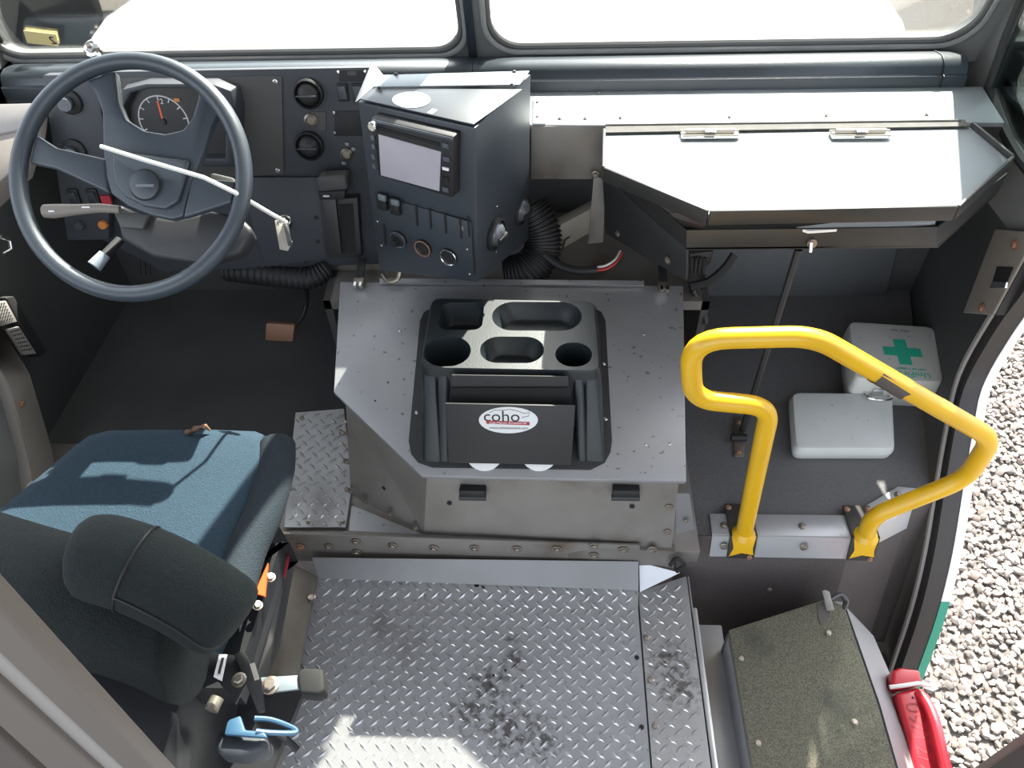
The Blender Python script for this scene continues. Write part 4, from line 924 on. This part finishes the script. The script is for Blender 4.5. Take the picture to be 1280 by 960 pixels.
# ================================================================ OLIVE BOX, RED CASE
ob = thing('battery_box', V((.62,.6,-.4)), 'box with olive grit top and grey side panel beside the entrance step', 'box')
oT = [az(*q,.02) for q in ((911,787),(1034,748),(1056,757),(1070,800),(1098,880),(1128,985),(945,985))]
MB().slab(oT, (0,0,-.02)).build('grit_top', M['grit'], ob, bevel=.004)
oS = [az(*q,.0) for q in ((1042,752),(1058,760),(1072,800),(1100,880),(1130,985))]
oO = [az(*q,-.10) for q in ((1052,752),(1092,795),(1120,860),(1145,935),(1160,985))]
oO2 = [p+V((.01,-.01,-.3)) for p in oO]
b = MB()
for i in range(4):
    b.face([oS[i],oS[i+1],oO[i+1],oO[i]]); b.face([oO[i],oO[i+1],oO2[i+1],oO2[i]])
b.build('side_panel', M['greypanel'], ob, smooth=60)
MB().slab([oT[0]-V((0,0,.02)),oT[1]-V((0,0,.02)),oT[1]-V((-.02,.03,.42)),oT[0]-V((0,.03,.42))], (0,-.01,0)).build('front_panel', M['inner'], ob)
MB().slab([oT[0]-V((0,0,.02)),oT[6]-V((0,0,.02)),oT[6]-V((0,0,.4)),oT[0]-V((0,0,.4))], (.01,0,0)).build('inner_panel', M['greypanel'], ob)
MB().slab([az(1022,757,.0212),az(1032,752,.0212),az(1038,760,.0212),az(1034,776,.0212),az(1028,782,.0212),az(1023,774,.0212)], (0,0,.0006)).build('bare_spot', M['chip'], ob)
hk = MB().tube(smoothpath([az(1038,763,.026),az(1035,750,.035),az(1032,738,.06)],5), [.010]*5+[.009]*5+[.004], 10, flat=.35).build('hasp', M['taupelight'], ob)
MB().tube(smoothpath([az(1038,750,.035),az(1050,744,.03),az(1058,752,.02),az(1054,762,.015)],5), .007, 8).build('hasp_loop', M['trayblack'], ob)
for q in ((1035,791),(926,823),(947,929),(1068,903)): place(F_RIVET, 'rivet', ob, az(*q,.021), (0,0,1), 1)
rc = thing('red_handset', az(1160,900,-.08), 'red plastic handled case by the door beside the olive box', 'red case')
RC = PL(az(1160,900,-.06), V((1,0,0)), V((-.15,1,.12)))
def rr_(name, px, h0, h1, m, parent, bev): return MB().slab([RC.px(*q,h1) for q in px], -RC.n*(h1-h0)).build(name, m, parent, bevel=bev, seg=3)
rbody = rr_('body', [(1120,866),(1148,858),(1164,868),(1176,912),(1192,975),(1150,1000),(1136,925)], -.05, .012, M['red'], rc, .010)
rr_('cap', [(1116,838),(1126,834),(1150,837),(1154,856),(1122,862),(1114,858)], -.04, .012, M['red'], rc, .010)
MB().tube(smoothpath([RC.px(1148,866,.008),RC.px(1160,882,.022),RC.px(1169,905,.032),RC.px(1177,940,.034),RC.px(1188,985,.03)],6), .013, 12).build('grip', M['red'], rc)
MB().tube([RC.px(1112,859,.016),RC.px(1128,857,.020),RC.px(1148,854,.018),RC.px(1163,857,.0)], .005, 8).build('tie_cord', M['cord'], rc)
place(F_HOLE, 'vent_hole', rc, RC.px(1141,872,.0125), RC.n, .35)
xd = RC.px(1158,955,.013)-RC.px(1142,890,.013)
text('lettering', '09/12/2', .050, RC.px(1150,922,.0122), xd, RC.n.cross(xd), M['reddark'], rc)

# ================================================================ SEAT
se = thing('driver_seat', V((-.85,.7,0)), 'dark fabric driver seat, cushion painted sunlit blue, with black steel base', 'seat')
def pillow(outer_, zc, th, m, name, parent, n1=.94, n2=.80, dome=.02, **k):
    c = sum(outer_,V())/len(outer_)
    def ins(s_, dz): return [c+(p-c)*s_+V((0,0,dz)) for p in outer_]
    b = MB(); rings = [ins(.9,-th),ins(.985,-th*.9),ins(1.0,-th*.5),ins(.985,-th*.2),ins(n1,-.006),ins(n2,dome*.4),ins(.5,dome*.85),ins(.2,dome)]
    return b.rings(rings).build(name, m, parent, smooth=70, **k)
cz = .52
cpx_ = [(86,554),(106,539),(133,532),(200,531),(270,531),(325,533),(344,541),(346,565),(332,610),(310,660),(288,720),(250,800),(60,790),(-60,760),(-90,700),(-30,650),(20,610)]
pillow([az(*q,cz) for q in cpx_], cz, .12, M['seatsunblue'], 'cushion', se, .95, .82, .012)
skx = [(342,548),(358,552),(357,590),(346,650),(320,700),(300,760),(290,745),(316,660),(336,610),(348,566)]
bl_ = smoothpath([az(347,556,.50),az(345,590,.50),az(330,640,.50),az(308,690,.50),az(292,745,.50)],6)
MB().tube(bl_, .038, 14).build('side_bolster', M['seatshade'], se)
# stuffing tuft
MB().tube(smoothpath([az(233,541,.525),az(242,537,.535),az(254,533,.54),az(263,538,.53)],4), [.006,.007,.004,.003]*3+[.002], 6).build('torn_tuft', M['brown'], se)
# backrest: arched, sloping down to the right
spine = [az(-160,640,.80),az(-60,675,.80),az(40,706,.79),az(110,722,.765),az(160,740,.735),az(195,758,.71),az(215,768,.70)]
S_ = smoothpath(spine, 6); rings = []
for i, p in enumerate(S_):
    t = i/(len(S_)-1); w_ = .085*(1 if t < .9 else math.sqrt(max(.04,1-((t-.9)/.1)**2*.95)))
    ring = []
    for k in range(20):
        a = 2*math.pi*k/20; y_ = math.cos(a)*w_; z_ = math.sin(a)*.07*(w_/.085)
        drop = 0
        if z_ < 0: z_ *= 2.2*(w_/.085); y_ *= 1.0
        ring.append(p+V((0, y_-.02*(z_ < 0), z_-.06)))
    rings.append(ring)
bkr = MB().rings(rings).build('backrest', M['seatblack'], se, smooth=80)
# right bolster of the backrest, proud of it
bs = [az(98,694,.79),az(130,698,.785),az(180,714,.765),az(230,738,.735),az(272,764,.70),az(299,783,.68)]
bs_ = smoothpath(bs,6); n_ = len(bs_)
MB().tube(bs_, [.066*math.sqrt(max(.10, 1-abs((i/(n_-1))*2-1)**9)) for i in range(n_)], 18).build('shoulder_bolster', M['seatblack'], bkr)
def onb(i, a):                    # a point on the bolster surface
    p = bs_[i]; t = (bs_[min(i+1,n_-1)]-bs_[max(i-1,0)]).normalized(); N1 = t.cross(V((0,0,1))).normalized(); N2 = N1.cross(t)
    r = .0665*math.sqrt(max(.10, 1-abs((i/(n_-1))*2-1)**9)); return p+(N1*math.cos(a)+N2*math.sin(a))*r
MB().tube([onb(11, math.radians(-30+12*k)) for k in range(20)], .0022, 6).build('seam', M['panelblack'], bkr)
MB().tube([onb(k, math.radians(25)) for k in range(11, n_-1)], .0022, 6).build('seam', M['panelblack'], bkr)
# base and hardware
MB().slab([az(362,678,.40),az(352,676,.40),az(292,860,.40),az(120,860,.40),az(0,700,.40)], (0,0,-.08)).build('seat_pan', M['seatsteel'], se)
MB().box((-.92,.66,.24), (.52,.62,.34)).build('suspension_base', M['seatsteel'], se, bevel=.01)
sidep = MB().slab([az(340,640,.42),az(362,678,.36),az(352,740,.34),az(318,850,.34),az(296,862,.36),az(300,760,.42)], (-.02,0,-.02)).build('side_cover', M['seatsteel'], se, bevel=.004)
SV = PL(az(330,740,.37), az(318,850,.34)-az(352,740,.34), V((.6,0,.8)))
def sq(name, px, z, m, th=.003, parent=None): return MB().slab([az(*q,z) for q in px], (0,0,-th)).build(name, m, parent or se)
rail_ = MB().slab([az(350,676,.30),az(364,682,.30),az(342,800,.26),az(318,852,.26),az(308,846,.28)], (0,0,-.05)).build('slide_rail', M['trayblack'], se, bevel=.004)
sq('warning_label', ((322,676),(326,680),(309,722),(304,718)), .44, M['label'])
ol = MB().slab([az(335,703,.44),az(331,745,.44),az(321,742,.44),az(319,736,.44)], (0,0,-.006)).build('orange_lever', M['orange'], se); ol['label'] = 'orange seat adjuster lever'
sq('red_label', ((359,692),(362,694),(356,722),(352,720)), .345, M['redink'])
sq('side_sticker', ((349,626),(355,624),(352,648),(348,648)), .44, M['label'])
for q in ((338,722),(322,757)): place(F_BOLT, 'bolt', se, az(*q,.43), (0.3,0,1), .8)
bkp = MB().slab([az(243,812,.50),az(300,820,.50),az(308,852,.48),az(294,880,.48)], (0,0,-.006)).build('recliner_plate', M['seatsteel'], se, bevel=.001)
sq('recliner_label', ((274,818),(284,818),(277,851),(267,846)), .503, M['label'], .002)
sq('label_print', ((277,822),(280,822),(275,842),(272,841)), .505, M['ink'], .0015)
place(F_BOLT, 'bolt', se, az(299,850,.503), (0,0,1), 1)
MB().slab([az(292,818,.51),az(304,812,.51),az(326,850,.48),az(330,888,.46),az(322,890,.46)], (0,0,-.01)).build('recliner_arm', M['black'], se, bevel=.002)
MB().slab([az(312,830,.515),az(318,828,.515),az(324,848,.505),az(318,850,.505)], (0,0,-.003)).build('brass_bracket', M['tan'], se)
MB().slab([az(70,838,.40),az(240,838,.40),az(236,868,.40),az(60,868,.40)], (0,0,-.02)).build('cross_bar', M['seatsteel'], se, bevel=.003)
MB().slab([az(100,862,.22),az(380,862,.12),az(330,985,.10),az(60,985,.2)], (0,0,-.02)).build('lower_frame', M['seatsteel'], se)
MB().tube([az(264,888,.42),az(272,872,.42)], .012, 10).build('spacer_tube', M['bolt'], se)
# belts
b1 = thing('seat_belt_buckle', az(360,855,.33), 'black seat belt buckle on a pale blue strap beside the tread plate', 'seat belt')
MB().slab([az(327,848,.33),az(380,845,.33),az(380,862,.33),az(330,868,.33)], (0,0,.006)).build('buckle_strap', M['slatepale'], b1, bevel=.001)
MB().slab([az(371,840,.345),az(378,834,.345),az(404,835,.345),az(406,862,.345),az(398,868,.345),az(374,866,.345)], (0,0,-.04)).build('buckle', M['void'], b1, bevel=.006, seg=3)
place(F_BOLT, 'bolt', b1, az(338,857,.337), (0,0,1), 1.4)
b2_ = thing('seat_belt_retractor', az(300,920,.30), 'black seat belt retractor with a blue webbing loop behind the seat', 'seat belt')
MB().slab([az(268,928,.32),az(272,910,.32),az(300,918,.32),az(334,918,.32),az(332,938,.32),az(300,945,.32),az(270,942,.32)], (0,0,-.06)).build('retractor', M['dash'], b2_, bevel=.012, seg=3)
MB().slab([az(284,900,.34),az(300,894,.34),az(306,912,.34),az(330,914,.34),az(334,922,.34),az(280,918,.34)], (0,0,-.01)).build('webbing', M['blueplastic'], b2_, bevel=.003)
MB().tube(smoothpath([az(300,884,.33),az(325,892,.33),az(345,905,.32),az(366,912,.30),aZ] if False else [az(318,898,.34),az(340,900,.33),az(366,910,.31),az(368,916,.31),az(340,916,.33),az(320,914,.34)],5), .005, 8).build('belt_loop', M['blueplastic'], b2_)
MB().tube(smoothpath([az(350,918,.28),az(362,928,.26),az(372,938,.25)],4), .007, 8).build('cable_end', M['black'], b2_)

# pedal
pd = thing('brake_pedal', V((-.75,1.75,.3)), 'worn brake pedal hanging under the dashboard', 'pedal')
MB().slab([ay(332,404,1.62),ay(368,406,1.62),ay(366,428,1.60),ay(331,426,1.60)], (0,.02,-.008)).build('pedal_pad', M['rust'], pd, bevel=.005)
MB().tube(smoothpath([ay(366,410,1.64),ay(378,395,1.68),ay(383,375,1.74),ay(381,340,1.90),ay(383,325,1.985)],5), .008, 8).build('pedal_arm', M['trayblack'], pd)
# left wall bracket with grilles
vb = thing('wall_bracket', axx(30,410,-1.42), 'black bar bracket with perforated plates on the left wall', 'bracket')
MB().slab([axx(8,372,-1.41),axx(18,370,-1.41),axx(60,440,-1.41),axx(48,447,-1.41)], (-.03,0,0)).build('bar', M['panelblack'], vb, bevel=.004)
for (qa) in (((-12,378),(8,376),(22,402),(2,408)),((10,412),(24,408),(46,442),(30,444))):
    g_ = MB().slab([axx(*q,-1.405) for q in qa], (-.01,0,0)).build('grille_plate', M['taupelight'], vb, bevel=.002)
    P0 = [axx(*q,-1.404) for q in qa]; hb = MB()
    for i in range(5):
        for j in range(6):
            u_, v_ = (i+.7)/6, (j+.7)/7; c = P0[0].lerp(P0[1],u_).lerp(P0[3].lerp(P0[2],u_),v_); hb.lathe([(.0022,0),(.0022,.001)], c, (1,0,0), 6)
    tag(hb.build('perforations', M['void'], g_), kind='stuff')
MB().tube([axx(0,296,-1.40),axx(12,300,-1.40),axx(14,312,-1.40),axx(4,318,-1.40)], .005, 8).build('latch_loop', M['chrome'], vb)

# ================================================================ FOREGROUND DOOR CHANNELS (bottom left)
fd = thing('partition_door_edge', V((-.48,.25,.9)), 'taupe ribbed door edge close in the lower left corner', 'door edge')
def bar(name, pa, pb, pc, pd_, m, yy, th=.02):
    MB().slab([ay(*pa,yy),ay(*pb,yy),ay(*pc,yy),ay(*pd_,yy)], (0,-th,0)).build(name, m, fd, bevel=.004, seg=3)
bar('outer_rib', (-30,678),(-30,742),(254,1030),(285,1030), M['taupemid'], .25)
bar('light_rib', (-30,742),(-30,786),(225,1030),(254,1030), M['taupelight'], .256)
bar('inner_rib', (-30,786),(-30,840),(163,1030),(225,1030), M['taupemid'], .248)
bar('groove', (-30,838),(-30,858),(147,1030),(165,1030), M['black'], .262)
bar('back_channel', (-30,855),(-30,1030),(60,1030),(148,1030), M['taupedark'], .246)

# ================================================================ OUTSIDE
hd = thing('van_hood', V((-.2,2.6,.8)), 'white van hood in full sun beyond the windshield', 'hood')
hx0, hx1 = az(78,68,.80), az(1150,46,.80); hx2, hx3 = az(124,-3,.74), az(1134,-3,.74)
dx = (hx3-hx1)/max(.01,(hx3-hx1).y)
def hpt(p, y, z): return V((p.x, y, z))
rw = []
for y, z, s_ in ((2.06,.83,0),(2.30,.80,0),(2.70,.75,0),(3.0,.70,.04),(3.12,.6,.1)):
    xl = hx0.x+(hx2.x-hx0.x)*(y-hx0.y)/(hx2.y-hx0.y); xr = hx1.x+(hx3.x-hx1.x)*(y-hx1.y)/(hx3.y-hx1.y)
    rw.append([V((xl+s_,y,z-.06)),V((xl+s_+.06,y,z)),V((-.2,y,z+.03)),V((xr-s_-.06,y,z)),V((xr-s_,y,z-.06)),V((xr-s_,y,-.2)),V((xl+s_,y,-.2))])
MB().rings(rw).build('hood_skin', M['white'], hd, smooth=60)
pk = thing('parked_car', V((-5.2,7.4,ZG)), 'dark parked car wheel in the yard seen through the left windshield', 'car')
wc = az(66,14,-.42); wa = V((.25,-1,0)).normalized()
MB().lathe([(.20,-.10),(.33,-.09),(.34,-.05),(.34,.05),(.33,.09),(.22,.10)], wc, wa, 32).build('tyre', M['tyre'], pk)
MB().lathe([(.21,.08),(.20,.095),(.06,.06),(.05,.09)], wc, wa, 24).build('rim', M['silver'], pk)
MB().box(wc+V((-.6,.9,.75)), (3.6,1.5,.7)).build('car_body', M['slatepale'], pk, bevel=.12, seg=3)
